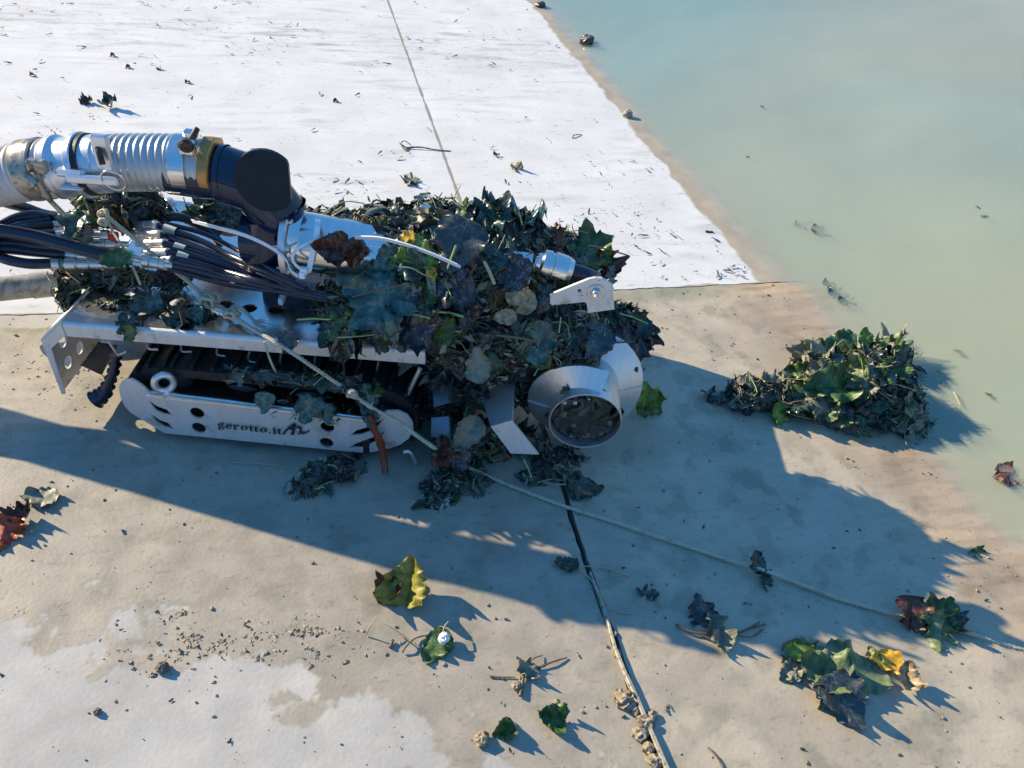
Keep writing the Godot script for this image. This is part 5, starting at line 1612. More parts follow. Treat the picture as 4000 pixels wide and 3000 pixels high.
	heap("leaf_heap", "dark clot of rotting leaves under the hydraulic hoses at the deck's left rear", rx, [[Vector3(-0.236, 0.310, -0.242), Vector3(0.07, 0.025, 0.03)], [Vector3(-0.170, 0.320, -0.240), Vector3(0.08, 0.022, 0.03)], [Vector3(-0.081, 0.320, -0.240), Vector3(0.09, 0.015, 0.03)], [Vector3(-0.265, 0.280, -0.195), Vector3(0.02, 0.035, 0.03)]], 360, 6, 6, mix, kinds, Vector2(0.035, 0.075), Vector3(0, 0.8, 0.6), 0.2)
	var deck := heap("leaf_heap", "flat wet leaves plastered over the perforated deck plate beside the rope knots", rx, [[Vector3(-0.129, 0.294, -0.161), Vector3(0.04, 0.006, 0.022)], [Vector3(0.023, 0.300, -0.154), Vector3(0.03, 0.006, 0.016)], [Vector3(0.070, 0.303, -0.142), Vector3(0.03, 0.006, 0.016)]], 90, 4, 3, mix, {"heart": 2, "oval": 2, "lobed": 1}, Vector2(0.035, 0.07), Vector3(0, 1, 0.3), 0.28)
	for q in [["heart", 1, "leaf_dark", Vector3(-0.068, 0.302, -0.079), Vector3(0, 0.9, 0.4), 2.8, 0.065], ["oval", 0, "leaf_green", Vector3(-0.051, 0.293, -0.055), Vector3(0, 0.25, 0.95), 3.0, 0.05], ["oval", 2, "leaf_dark", Vector3(0.042, 0.304, -0.104), Vector3(0, 0.95, 0.3), 1.4, 0.07], ["heart", 0, "leaf_black", Vector3(0.319, 0.317, -0.055), Vector3(0, 0.5, 0.85), 3.0, 0.055], ["heart", 2, "leaf_teal", Vector3(-0.051, 0.310, -0.158), Vector3(0, 0.9, 0.3), 0.5, 0.08]]:
		leaf(deck, q[0], q[1], q[2], q[3], q[4], q[5], q[6])
	var shelf := heap("leaf_heap", "leaf scraps caught along the top shelf of the lettered track guard", rx, [[Vector3(0.282, 0.137, -0.030), Vector3(0.06, 0.01, 0.025)], [Vector3(0.382, 0.134, -0.030), Vector3(0.07, 0.014, 0.03)], [Vector3(0.493, 0.124, -0.040), Vector3(0.07, 0.014, 0.03)], [Vector3(0.268, 0.215, -0.043), Vector3(0.1, 0.008, 0.025)], [Vector3(0.424, 0.222, -0.031), Vector3(0.09, 0.01, 0.025)]], 300, 9, 5, mix, kinds, Vector2(0.025, 0.05), Vector3(0, 0.9, 0.4), 0.1)
	for q in [["heart", 0, "leaf_teal", Vector3(0.268, 0.176, 0.006), Vector3(0, 0.4, 0.9), 3.1, 0.055], ["lobed", 0, "leaf_teal", Vector3(0.375, 0.176, 0.008), Vector3(0, 0.4, 0.9), 2.9, 0.075], ["heart", 1, "leaf_teal", Vector3(0.411, 0.161, 0.009), Vector3(0, 0.4, 0.9), 3.3, 0.055], ["oval", 2, "leaf_teal", Vector3(0.510, 0.207, -0.010), Vector3(0.1, 0.4, 0.9), 0.2, 0.07], ["curled", 1, "leaf_teal", Vector3(0.518, 0.169, 0.006), Vector3(0.2, 0.4, 0.9), 0.7, 0.06]]:
		leaf(shelf, q[0], q[1], q[2], q[3], q[4], q[5], q[6])
	# heaps on the ground, in the bank's axes
	var pile := heap("leaf_heap", "big pile of wet green leaves and twigs at the water's edge", BANK, [[Vector3(1.053, 0.045, 0.175), Vector3(0.105, 0.095, 0.1)], [Vector3(0.953, 0.035, 0.141), Vector3(0.1, 0.065, 0.1)], [Vector3(1.118, 0.030, 0.224), Vector3(0.08, 0.08, 0.09)], [Vector3(0.998, 0.015, 0.240), Vector3(0.125, 0.045, 0.07)], [Vector3(0.835, 0.015, 0.176), Vector3(0.07, 0.035, 0.07)], [Vector3(1.212, 0.055, 0.066), Vector3(0.065, 0.05, 0.05)], [Vector3(1.141, 0.010, 0.296), Vector3(0.06, 0.03, 0.06)], [Vector3(0.960, 0.040, 0.048), Vector3(0.05, 0.05, 0.06)]],
		2700, 76, 80, {"leaf_dark": 2, "leaf_green": 2.4, "leaf_muddy": 4.5, "leaf_dusty": 2.5, "leaf_black": 1.2}, kinds, Vector2(0.045, 0.11), Vector3(0, 0.8, 0.6), 0.0)
	for q in [["heart", 0, "leaf_green", Vector3(1.031, 0.110, 0.047), Vector3(-0.2, 0.8, 0.5), 1.7, 0.11], ["heart", 1, "leaf_green", Vector3(0.953, 0.090, 0.040), Vector3(-0.5, 0.7, 0.4), 1.4, 0.1], ["heart", 0, "leaf_bright", Vector3(1.109, 0.130, 0.041), Vector3(-0.2, 0.6, 0.7), 0.2, 0.055], ["oval", 1, "leaf_green", Vector3(0.894, 0.100, 0.222), Vector3(0, 0.9, 0.4), 1.5, 0.17], ["heart", 2, "leaf_green", Vector3(0.826, 0.050, 0.215), Vector3(-0.2, 0.7, 0.7), 0.7, 0.11], ["oval", 0, "leaf_bright", Vector3(0.746, 0.020, 0.234), Vector3(0.2, 0.7, 0.7), 2.5, 0.085],
			["heart", 1, "leaf_muddy", Vector3(0.850, 0.070, 0.112), Vector3(-0.5, 0.7, 0.4), 2.1, 0.1], ["lobed", 1, "leaf_muddy", Vector3(0.861, 0.060, 0.263), Vector3(0, 0.7, 0.7), 2.2, 0.1], ["heart", 0, "leaf_black", Vector3(1.050, 0.050, 0.284), Vector3(0.1, 0.7, 0.7), 2.9, 0.13], ["lobed", 0, "leaf_teal", Vector3(1.037, 0.085, 0.266), Vector3(0.2, 0.8, 0.5), 1.2, 0.1]]:
		leaf(pile, q[0], q[1], q[2], q[3], q[4], q[5], q[6])
	var clump := heap("leaf_heap", "small muddy clump of curled leaves just left of the green pile", BANK, [[Vector3(0.679, 0.030, 0.153), Vector3(0.055, 0.045, 0.05)], [Vector3(0.739, 0.020, 0.160), Vector3(0.05, 0.035, 0.05)]], 420, 10, 10, {"leaf_muddy": 3, "leaf_dark": 2, "leaf_black": 1}, {"curled": 3, "oval": 1}, Vector2(0.04, 0.07), Vector3(0, 0.8, 0.6), 0.0)
	for q in [["oval", 2, "leaf_dark", Vector3(0.586, 0.020, 0.137), Vector3(-0.1, 0.9, 0.3), 1.5, 0.085], ["curled", 1, "leaf_muddy", Vector3(0.640, 0.030, 0.183), Vector3(0, 0.8, 0.6), 1.8, 0.07]]:
		leaf(clump, q[0], q[1], q[2], q[3], q[4], q[5], q[6])
	for q in [["black sodden clot of leaves in the shadow in front of the track guard", 1300, 1840, 0.075, 200, 5], ["black sodden clot of leaves in the shadow below the gathering arms", 1790, 1885, 0.085, 240, 6], ["trail of dark leaf scraps on the shadowed slab beneath the auger drum", 2190, 1800, 0.07, 200, 5]]:
		var p := Vector3(-2.165, 0.000, -3.577)
		match q[1]:
			1300: p = Vector3(-0.525, 0.000, 0.281)
			1790: p = Vector3(-0.221, 0.000, 0.360)
			_: p = Vector3(0.046, 0.000, 0.317)
		heap("leaf_clot", q[0], BANK, [[p + Vector3(0, 0.001, 0), Vector3(q[3], 0.01, 0.04)], [p + Vector3(-0.06, 0.002, 0.05), Vector3(0.05, 0.007, 0.03)]], q[4], q[5], 4, {"leaf_black": 2, "leaf_dark": 2, "leaf_purple": 2}, {"curled": 1, "heart": 1, "oval": 1}, Vector2(0.03, 0.06), Vector3(0, 1, 0.2), 0.0, "dark leaf clots in the robot's shadow")


# ------------------------------------------------------------------ rope and ties
func make_rope_and_ties() -> void:
	var rx := BANK * ROBOT_ON_BANK
	var t := thing("rope", "thin cream rope tied over the robot and trailing across the wet slab", "rope", rx)
	var pts := smooth([Vector3(-0.130, 0.500, -0.220), Vector3(-0.071, 0.455, -0.208), Vector3(-0.010, 0.420, -0.186), Vector3(0.055, 0.365, -0.179), Vector3(0.095, 0.325, -0.173), Vector3(0.134, 0.315, -0.159), Vector3(0.180, 0.318, -0.120), Vector3(0.243, 0.314, -0.080), Vector3(0.306, 0.310, -0.045), Vector3(0.384, 0.265, -0.030), Vector3(0.465, 0.217, -0.015), Vector3(0.522, 0.197, 0.010), Vector3(0.591, 0.166, 0.020), Vector3(0.633, 0.140, 0.030),
		Vector3(0.682, 0.122, 0.050), Vector3(0.731, 0.030, -0.001), Vector3(0.799, 0.008, 0.009), Vector3(0.911, 0.007, 0.054), Vector3(1.033, 0.007, 0.097), Vector3(1.134, 0.007, 0.125), Vector3(1.219, 0.008, 0.153), Vector3(1.316, 0.007, 0.181), Vector3(1.422, 0.008, 0.214), Vector3(1.463, 0.020, 0.232), Vector3(1.537, 0.008, 0.248), Vector3(1.631, 0.007, 0.282), Vector3(1.726, 0.007, 0.306), Vector3(1.801, 0.012, 0.324), Vector3(1.893, 0.008, 0.338), Vector3(1.978, 0.007, 0.361), Vector3(2.083, 0.007, 0.388), Vector3(2.189, 0.007, 0.430)], 10)
	# three strands laid round one another
	var fr := frames(pts)
	for s in 3:
		var line := PackedVector3Array()
		var d := 0.0
		for i in pts.size():
			if i > 0: d += pts[i].distance_to(pts[i - 1])
			for sub in 1:
				var a := d * 260.0 + TAU * s / 3.0
				line.append(pts[i] + (fr[i][1] * cos(a) + fr[i][2] * sin(a)) * 0.0027)
		part("strand", tube_mesh(line, 0.0035, 7), M["rope"], t)
	var knot := func(at: Vector3, r: float, sd: int, turns: int) -> void:
		var st := start()
		var kr := RandomNumberGenerator.new()
		kr.seed = sd
		var loop := []
		for k in turns * 5:
			var a := TAU * k / 5.0 + kr.randf_range(-0.3, 0.3)
			loop.append(at + Vector3(cos(a) * r * kr.randf_range(0.5, 1.1), sin(a) * r * 0.8 * kr.randf_range(0.5, 1.0), sin(a * 1.3) * r * 0.6))
		tube(st, smooth(loop, 5), PackedFloat32Array([0.0046]), 8)
		part("knot", st.commit(), M["rope"], t)
	knot.call(Vector3(-0.137, 0.500, -0.224), 0.012, 1, 3)
	knot.call(Vector3(-0.132, 0.490, -0.209), 0.012, 2, 2)
	knot.call(Vector3(0.100, 0.330, -0.166), 0.022, 3, 5)
	knot.call(Vector3(0.167, 0.325, -0.126), 0.016, 4, 4)
	knot.call(Vector3(0.475, 0.219, -0.005), 0.011, 5, 3)
	for e in [[Vector3(0.175, 0.330, -0.116), Vector3(0.164, 0.335, -0.141), Vector3(0.178, 0.335, -0.146), Vector3(0.201, 0.325, -0.135), Vector3(0.235, 0.315, -0.108), Vector3(0.251, 0.312, -0.105)], [Vector3(-0.129, 0.500, -0.217), Vector3(-0.108, 0.475, -0.194), Vector3(-0.069, 0.455, -0.155)], [Vector3(-0.072, 0.400, -0.174), Vector3(-0.066, 0.380, -0.171), Vector3(-0.062, 0.350, -0.172)], [Vector3(0.264, 0.313, -0.050), Vector3(0.272, 0.265, -0.050), Vector3(0.285, 0.213, -0.050)]]:
		part("rope_end", tube_mesh(smooth(e, 5), 0.0042 if e.size() > 3 else 0.003, 8), M["rope"], t)
	for e in 14:
		var p := Vector3(0.220, 0.318, -0.110)
		var q := p + Vector3(rng.randf_range(0.015, 0.05), rng.randf_range(-0.004, 0.008), rng.randf_range(-0.012, 0.02))
		part("frayed_yarn", tube_mesh(PackedVector3Array([p, p.lerp(q, 0.5) + Vector3(0, 0.003, 0), q]), 0.001, 5), M["rope"], t)
	# flat cable ties
	var band := func(called: String, label: String, ps: Array, wide: float, side: Vector3) -> Node3D:
		var o := thing(called, label, "cable tie", rx)
		var line := smooth(ps, 8)
		var st := start()
		for i in line.size() - 1:
			var s := side * wide * 0.5 * (0.6 if i == line.size() - 2 else 1.0)
			var d := (line[i + 1] - line[i]).normalized()
			var n := d.cross(side).normalized() * 0.0012
			var s0 := side * wide * 0.5
			flat_quad(st, line[i] + s0 + n, line[i + 1] + s + n, line[i + 1] - s + n, line[i] - s0 + n, n)
			flat_quad(st, line[i] + s0 - n, line[i + 1] + s - n, line[i + 1] - s - n, line[i] - s0 - n, -n)
			flat_quad(st, line[i] + s0 + n, line[i + 1] + s + n, line[i + 1] + s - n, line[i] + s0 - n, side)
			flat_quad(st, line[i] - s0 + n, line[i + 1] - s + n, line[i + 1] - s - n, line[i] - s0 - n, -side)
		part("strap", st.commit(), M["white_plastic"], o)
		return o
	var a: Node3D = band.call("cable_tie", "white cable tie arching from the hydraulic hoses to the pump flange", [Vector3(0.005, 0.430, -0.357), Vector3(0.165, 0.554, -0.130), Vector3(0.231, 0.551, -0.115), Vector3(0.288, 0.533, -0.105), Vector3(0.318, 0.510, -0.100), Vector3(0.327, 0.482, -0.100), Vector3(0.343, 0.470, -0.100)], 0.013, Vector3(0, 0.9, 0.43).normalized())
	part("tie_head", box_mesh(Vector3(0.014, 0.016, 0.012), 0.002), M["white_plastic"], a, Transform3D(Basis(), Vector3(0.352, 0.475, -0.100)))
	var b: Node3D = band.call("cable_tie", "white cable tie looped around the steel tube beside its flange", [Vector3(0.367, 0.563, -0.205), Vector3(0.381, 0.577, -0.150), Vector3(0.380, 0.550, -0.128), Vector3(0.371, 0.514, -0.122), Vector3(0.362, 0.473, -0.115)], 0.012, Vector3(1, 0, 0))
	part("tie_head", box_mesh(Vector3(0.016, 0.016, 0.012), 0.002), M["white_plastic"], b, Transform3D(Basis(), Vector3(0.355, 0.483, -0.105)))
	var lp := start()
	tube(lp, smooth([Vector3(0.354, 0.483, -0.104), Vector3(0.337, 0.503, -0.100), Vector3(0.334, 0.522, -0.100), Vector3(0.345, 0.536, -0.112), Vector3(0.368, 0.547, -0.125), Vector3(0.382, 0.554, -0.128)], 6), PackedFloat32Array([0.0034]), 8)
	part("tail", lp.commit(), M["white_plastic"], b)
	band.call("cable_tie", "long white cable tie tail sticking out of the leaf heap over the tube", [Vector3(0.467, 0.571, -0.125), Vector3(0.523, 0.584, -0.110), Vector3(0.582, 0.588, -0.090), Vector3(0.645, 0.583, -0.070), Vector3(0.707, 0.572, -0.050)], 0.013, Vector3(0, 0.85, 0.52).normalized())



# ------------------------------------------------------------------ loose things on the bank and in the water
func loose_leaf(label: String, kind: String, v: int, mat: String, at: Vector3, normal: Vector3, spin: float, size: float, petiole := 0.0, group := "") -> Node3D:
	var t := thing("fallen_leaf", label, "leaf", BANK * Transform3D(Basis(), at), group)
	var b := look(normal, spin)
	part("blade", LEAF[kind][v], M[mat], t, Transform3D(b.scaled_local(Vector3.ONE * size), Vector3(0, 0.004 + size * 0.03, 0) - b.y * size * 0.45))
	if petiole > 0.0:
		var st := start()
		var p := Vector3(0, 0.006 + size * 0.03, 0) - b.y * size * 0.45
		tube(st, smooth([p, p - b.y * petiole * 0.5 + b.x * petiole * 0.08, p - b.y * petiole + Vector3(0, -0.004, 0)], 4), PackedFloat32Array([0.0014]), 6)
		part("leaf_stalk", st.commit(), M["stem"], t)
	return t


func twig(label: String, pts: Array, r: float, mat: String, side: Array = []) -> void:
	var t := thing("twig", label, "twig", BANK)
	var line := smooth(pts, 4)
	var rr := PackedFloat32Array()
	for i in line.size(): rr.append(r * lerpf(1.0, 0.6, float(i) / line.size()) * (1.0 + 0.12 * sin(i * 2.3)))
	var st := start()
	tube(st, line, rr, 7)
	part("stick", st.commit(), M[mat], t)
	for s in side:
		part("side_shoot", tube_mesh(smooth(s, 3), r * 0.6, 6), M[mat], t)


func stone(label: String, at: Vector3, radii: Vector3, sd: int, mat := "stone") -> void:
	top_mesh("stone", lump_mesh(radii, sd, 0.5, 14, 9), M[mat], BANK * Transform3D(Basis(), at + Vector3(0, radii.y * 0.7, 0)), label, "stone")


func make_loose_things() -> void:
	var up := Vector3(0, 1, 0)
	loose_leaf("large yellow-green curled leaf standing on the sunlit slab below the robot", "curled", 0, "leaf_olive", Vector3(-0.380, 0.010, 0.653), Vector3(-0.35, 0.8, 0.45), 0.25, 0.115, 0.06)
	loose_leaf("curled brown leaf tucked behind the yellow-green curled leaf", "curled", 2, "leaf_brown", Vector3(-0.427, 0.000, 0.652), Vector3(-0.2, 0.9, 0.3), 1.0, 0.07)
	loose_leaf("small dark green leaf below a white bud on the sunlit slab", "oval", 0, "leaf_green", Vector3(-0.343, 0.000, 0.803), Vector3(-0.1, 0.95, 0.2), 2.8, 0.085)
	loose_leaf("square grey-green folded leaf lying across a short stick", "oval", 2, "leaf_muddy", Vector3(-0.170, 0.008, 0.885), Vector3(0.2, 0.9, 0.3), 0.3, 0.06)
	loose_leaf("dark heart-shaped leaf flat in the robot's shadow right of the crack", "heart", 0, "leaf_dark", Vector3(0.089, 0.000, 0.423), Vector3(0.1, 1, 0.05), 3.4, 0.1, 0.06)
	loose_leaf("thin dark leaf with a long stalk at the shadow's edge over the crack", "oval", 0, "leaf_dark", Vector3(-0.017, 0.000, 0.647), up, 1.2, 0.06, 0.12)
	loose_leaf("narrow dark leaf alone in the shadow right of the crack", "oval", 2, "leaf_black", Vector3(0.146, 0.000, 0.748), up, 1.2, 0.055)
	loose_leaf("grey-black leaf on the shadow's lower edge above a withered sprig", "heart", 1, "leaf_black", Vector3(0.248, 0.008, 0.820), Vector3(0, 0.9, 0.4), 0.1, 0.08)
	loose_leaf("pale green ragged leaf of the withered sprig on the right", "curled", 1, "leaf_muddy", Vector3(0.255, 0.000, 0.851), Vector3(0.1, 0.9, 0.3), 2.5, 0.07)
	loose_leaf("limp pale green leaf hanging off the withered sprig", "curled", 0, "leaf_muddy", Vector3(0.260, 0.000, 0.893), Vector3(0, 0.9, 0.2), 2.9, 0.055)
	loose_leaf("biggest flat green leaf of the leaf patch at lower right", "heart", 0, "leaf_dusty", Vector3(0.509, 0.004, 1.012), Vector3(0.1, 0.95, 0.15), 3.7, 0.145)
	loose_leaf("dark grey leaf with a white midrib over the lower right leaf patch", "heart", 0, "leaf_black", Vector3(0.452, 0.014, 1.062), Vector3(0, 0.95, 0.3), 3.3, 0.12)
	loose_leaf("crumpled mid green leaf in the middle of the lower right patch", "curled", 0, "leaf_dusty", Vector3(0.443, 0.006, 1.002), Vector3(-0.1, 0.95, 0.2), 1.4, 0.11)
	loose_leaf("light green leaf on the upper left of the lower right patch", "oval", 0, "leaf_bright", Vector3(0.417, 0.012, 0.950), Vector3(0, 0.95, 0.25), 1.3, 0.075)
	loose_leaf("dusty green leaf under the light green one in the patch", "heart", 1, "leaf_muddy", Vector3(0.407, 0.003, 0.970), Vector3(0, 1, 0.1), 2.2, 0.1)
	loose_leaf("pale grey-green leaf scrap left of the lower right leaf patch", "oval", 1, "leaf_muddy", Vector3(0.377, 0.000, 0.983), up, 1.9, 0.06)
	loose_leaf("dark green leaf at the top of the lower right patch", "oval", 2, "leaf_dusty", Vector3(0.463, 0.006, 0.950), Vector3(0.2, 0.9, 0.2), 0.3, 0.06)
	loose_leaf("torn green leaf under the dark grey leaf of the patch", "curled", 1, "leaf_dusty", Vector3(0.412, 0.000, 1.053), Vector3(0, 0.9, 0.3), 2.8, 0.05)
	loose_leaf("mustard yellow leaf right of the lower right leaf patch", "oval", 0, "leaf_yellow", Vector3(0.604, 0.004, 0.998), Vector3(0.1, 0.95, 0.2), 0.85, 0.08)
	loose_leaf("small green leaf touching the mustard yellow leaf", "oval", 1, "leaf_dusty", Vector3(0.578, 0.000, 0.985), Vector3(-0.2, 0.9, 0.2), 0.6, 0.05)
	loose_leaf("pale fuzzy upturned leaf furthest right of the leaf patch", "curled", 0, "leaf_tan", Vector3(0.620, 0.010, 1.040), Vector3(-0.2, 0.85, 0.4), 0.2, 0.06)
	loose_leaf("shiny green lobed leaf caught on the rope at right", "lobed", 0, "leaf_green", Vector3(0.777, 0.025, 0.925), Vector3(-0.2, 0.8, 0.45), 0.6, 0.1, 0.05)
	loose_leaf("second green leaf under the lobed one on the rope", "heart", 1, "leaf_dusty", Vector3(0.767, 0.012, 0.957), Vector3(0.1, 0.85, 0.5), 2.4, 0.095)
	loose_leaf("dark red-brown leaf beside the green ones on the rope", "heart", 2, "leaf_brown", Vector3(0.724, 0.020, 0.906), Vector3(-0.2, 0.8, 0.5), 3.2, 0.085)
	loose_leaf("curled green leaf right of the leaves caught on the rope", "curled", 0, "leaf_dark", Vector3(0.813, 0.012, 0.942), Vector3(0.3, 0.8, 0.3), 0.4, 0.06)
	loose_leaf("dark leaf wrapped on the rope in the middle of the shadow", "oval", 0, "leaf_dark", Vector3(0.422, 0.025, 0.726), Vector3(0, 0.7, 0.7), 0.1, 0.06)
	loose_leaf("wet dark leaf hanging below the rope in the shadow", "oval", 1, "leaf_black", Vector3(0.435, 0.000, 0.757), Vector3(0.1, 0.9, 0.4), 2.8, 0.055)
	loose_leaf("small green leaf at the far tip of the shadow on the right", "oval", 1, "leaf_green", Vector3(1.024, 0.000, 0.769), Vector3(0, 0.9, 0.3), 1.4, 0.05)
	loose_leaf("tattered green leaf standing against the right end of the auger", "lobed", 2, "leaf_bright", Vector3(0.340, 0.060, 0.173), Vector3(-0.3, 0.35, 0.9), 2.9, 0.1)
	loose_leaf("green leaf on the slab under the tattered one by the auger", "heart", 1, "leaf_green", Vector3(0.373, 0.006, 0.171), Vector3(0, 0.7, 0.7), 1.8, 0.07)
	loose_leaf("orange-brown leaf at the left edge on the sunlit slab", "heart", 1, "leaf_rust", Vector3(-1.228, 0.012, 0.389), Vector3(0.1, 0.9, 0.4), 2.7, 0.085)
	loose_leaf("dark red leaf just above the orange-brown one at the left edge", "curled", 2, "leaf_brown", Vector3(-1.212, 0.008, 0.341), Vector3(0.1, 0.9, 0.3), 0.9, 0.06)
	loose_leaf("flat green leaf on the mud near the left edge", "oval", 0, "leaf_muddy", Vector3(-1.176, 0.000, 0.287), Vector3(0, 1, 0.1), 1.3, 0.085)
	loose_leaf("dark green folded leaf on the pale dry slab at upper left", "curled", 0, "leaf_dark", Vector3(-1.371, 0.010, -2.034), Vector3(-0.2, 0.9, 0.2), 1.2, 0.085)
	loose_leaf("curled brown leaf left of the dark green folded one", "curled", 2, "leaf_brown", Vector3(-1.474, 0.000, -2.082), Vector3(0, 0.8, 0.4), 0.4, 0.06)
	loose_leaf("flat grey-green leaf on the pale slab above the robot's tube", "lobed", 0, "leaf_muddy", Vector3(-0.133, 0.000, -1.293), up, 1.5, 0.09)
	loose_leaf("wilted grey leaf with a shadow on the pale slab left of the shore", "curled", 1, "leaf_muddy", Vector3(0.337, 0.000, -1.407), Vector3(0, 0.8, 0.5), 0.4, 0.07)
	loose_leaf("brown leaf floating half sunk in the murky water at right", "heart", 1, "leaf_brown", Vector3(1.263, 0.037, 0.567), Vector3(0.1, 0.98, 0.1), 1.2, 0.08)
	for q in [[Vector3(-1.455, 0.000, -2.693), 1, "left of the two top ones"], [Vector3(-1.363, 0.000, -2.531), 1, "below the top left one"], [Vector3(-1.223, 0.000, -2.524), 1, "in the middle of its loose row"], [Vector3(-1.075, 0.000, -2.352), 1, "lowest of its loose row"], [Vector3(-1.755, 0.000, -2.401), 1, "furthest left of all"], [Vector3(0.273, 0.000, -1.536), 0, "alone right of the joint"], [Vector3(-0.391, 0.000, -2.140), 1, "alone above the black pipe bend"]]:
		loose_leaf("shrivelled brown leaf scrap on the pale dry slab, " + q[2], "curled", q[1], "leaf_brown", q[0], Vector3(0.1, 0.95, 0.2), rng.randf() * TAU, 0.03, 0.0, "shrivelled scraps on the dry slab")
	for q in [[Vector3(-0.145, 0.000, 0.988), 0, "leaf_green"], [Vector3(-0.245, 0.000, 0.999), 1, "leaf_green"]]:
		loose_leaf("crumpled green leaf scrap near the bottom left of the crack, " + ("the upper one" if q[1] == 0 else "the lower one"), "curled", q[1], q[2], q[0], Vector3(0, 0.8, 0.4), 1.2 + q[1], 0.06)
	# a white cottony bud
	var bud := thing("seed_bud", "white cottony seed bud with a green cap on the sunlit slab", "seed", BANK)
	var bs := start()
	lump_into(bs, Vector3(0.012, 0.014, 0.013), 5, 0.3, 14, 10, Vector3(-0.327, 0.020, 0.797))
	part("fluff", bs.commit(), M["feather"], bud)
	var bc := start()
	lump_into(bc, Vector3(0.011, 0.012, 0.012), 6, 0.3, 10, 8, Vector3(-0.319, 0.012, 0.808))
	part("cap", bc.commit(), M["leaf_green"], bud)
	part("stalk", tube_mesh(smooth([Vector3(-0.329, 0.020, 0.788), Vector3(-0.325, 0.035, 0.780), Vector3(-0.314, 0.030, 0.766)], 4), 0.0016, 6), M["stem"], bud)
	# twigs
	twig("forked brown twig left of the white seed bud", [Vector3(-0.414, 0.004, 0.805), Vector3(-0.403, 0.012, 0.795), Vector3(-0.379, 0.006, 0.777), Vector3(-0.341, 0.004, 0.775)], 0.0022, "brown_stem", [[Vector3(-0.397, 0.010, 0.789), Vector3(-0.406, 0.014, 0.778), Vector3(-0.415, 0.006, 0.764)]])
	twig("thin pale stalk casting a curved shadow below the yellow-green leaf", [Vector3(-0.483, 0.004, 0.753), Vector3(-0.470, 0.030, 0.747), Vector3(-0.456, 0.035, 0.732)], 0.0016, "stem")
	twig("long thin pale stalk lying left of the white bud", [Vector3(-0.443, 0.003, 0.729), Vector3(-0.409, 0.006, 0.763), Vector3(-0.377, 0.003, 0.799)], 0.0011, "stem")
	twig("short dark stub of stick left of the forked twig", [Vector3(-0.437, 0.004, 0.790), Vector3(-0.429, 0.006, 0.775)], 0.004, "brown_stem")
	twig("thick straight stick under the square grey-green leaf", [Vector3(-0.197, 0.005, 0.937), Vector3(-0.185, 0.006, 0.907), Vector3(-0.174, 0.010, 0.877)], 0.0042, "bark")
	twig("thin straight brown twig left of the square grey-green leaf", [Vector3(-0.248, 0.003, 0.885), Vector3(-0.224, 0.003, 0.891), Vector3(-0.198, 0.003, 0.895)], 0.002, "brown_stem")
	twig("jointed brown twig right of the square grey-green leaf", [Vector3(-0.148, 0.003, 0.885), Vector3(-0.119, 0.006, 0.878), Vector3(-0.081, 0.003, 0.871)], 0.0022, "bark")
	twig("short bent twig poking above the square grey-green leaf", [Vector3(-0.166, 0.006, 0.871), Vector3(-0.149, 0.010, 0.864), Vector3(-0.131, 0.003, 0.858)], 0.0018, "brown_stem")
	twig("thin tan stalk crossing the crack at the shadow's edge", [Vector3(0.003, 0.003, 0.655), Vector3(0.026, 0.006, 0.696), Vector3(0.045, 0.006, 0.770), Vector3(0.064, 0.004, 0.785), Vector3(0.094, 0.003, 0.794)], 0.0018, "stem")
	twig("withered branching sprig with dark root hairs at right of the crack", [Vector3(0.177, 0.006, 0.836), Vector3(0.203, 0.008, 0.860), Vector3(0.241, 0.006, 0.870), Vector3(0.293, 0.006, 0.879), Vector3(0.339, 0.006, 0.872), Vector3(0.379, 0.006, 0.868)], 0.0032, "brown_stem", [[Vector3(0.293, 0.006, 0.879), Vector3(0.328, 0.008, 0.893), Vector3(0.368, 0.004, 0.878)], [Vector3(0.318, 0.006, 0.877), Vector3(0.352, 0.012, 0.868), Vector3(0.369, 0.004, 0.859)], [Vector3(0.203, 0.008, 0.860), Vector3(0.233, 0.006, 0.877), Vector3(0.257, 0.004, 0.904)]])
	twig("short dark twig on the pale slab near the shore", [Vector3(0.987, 0.004, -0.834), Vector3(1.018, 0.004, -0.829)], 0.006, "bark")
	twig("curved dark twig on the pale slab right of the joint", [Vector3(0.691, 0.004, -1.731), Vector3(0.703, 0.010, -1.753), Vector3(0.749, 0.004, -1.774)], 0.0028, "bark")
	twig("long wiry twig crossing the joint on the pale slab", [Vector3(-0.110, 0.006, -1.611), Vector3(-0.054, 0.010, -1.610), Vector3(0.012, 0.006, -1.593), Vector3(0.079, 0.004, -1.585)], 0.0035, "bark", [[Vector3(-0.110, 0.006, -1.611), Vector3(-0.135, 0.015, -1.638), Vector3(-0.117, 0.020, -1.654), Vector3(-0.090, 0.006, -1.643)], [Vector3(-0.099, 0.006, -1.616), Vector3(-0.119, 0.004, -1.584), Vector3(-0.139, 0.010, -1.655)]])
	twig("brown wiry twig lying at the bottom right of the slab", [Vector3(0.138, 0.003, 1.098), Vector3(0.146, 0.006, 1.120), Vector3(0.152, 0.003, 1.144)], 0.002, "brown_stem")
	twig("thin dry stalk with a knob standing above the steel tube", [Vector3(-0.286, 0.020, -1.149), Vector3(-0.267, 0.030, -1.046), Vector3(-0.235, 0.020, -0.983)], 0.0024, "brown_stem")
	twig("pale straw in the robot's shadow in front of the guard", [Vector3(-0.769, 0.003, 0.224), Vector3(-0.702, 0.005, 0.238), Vector3(-0.632, 0.003, 0.257)], 0.0012, "stem")
	twig("floating pale twig on the murky water right of the pile", [Vector3(1.322, 0.059, 0.244), Vector3(1.314, 0.057, 0.273), Vector3(1.305, 0.055, 0.301)], 0.002, "stem")
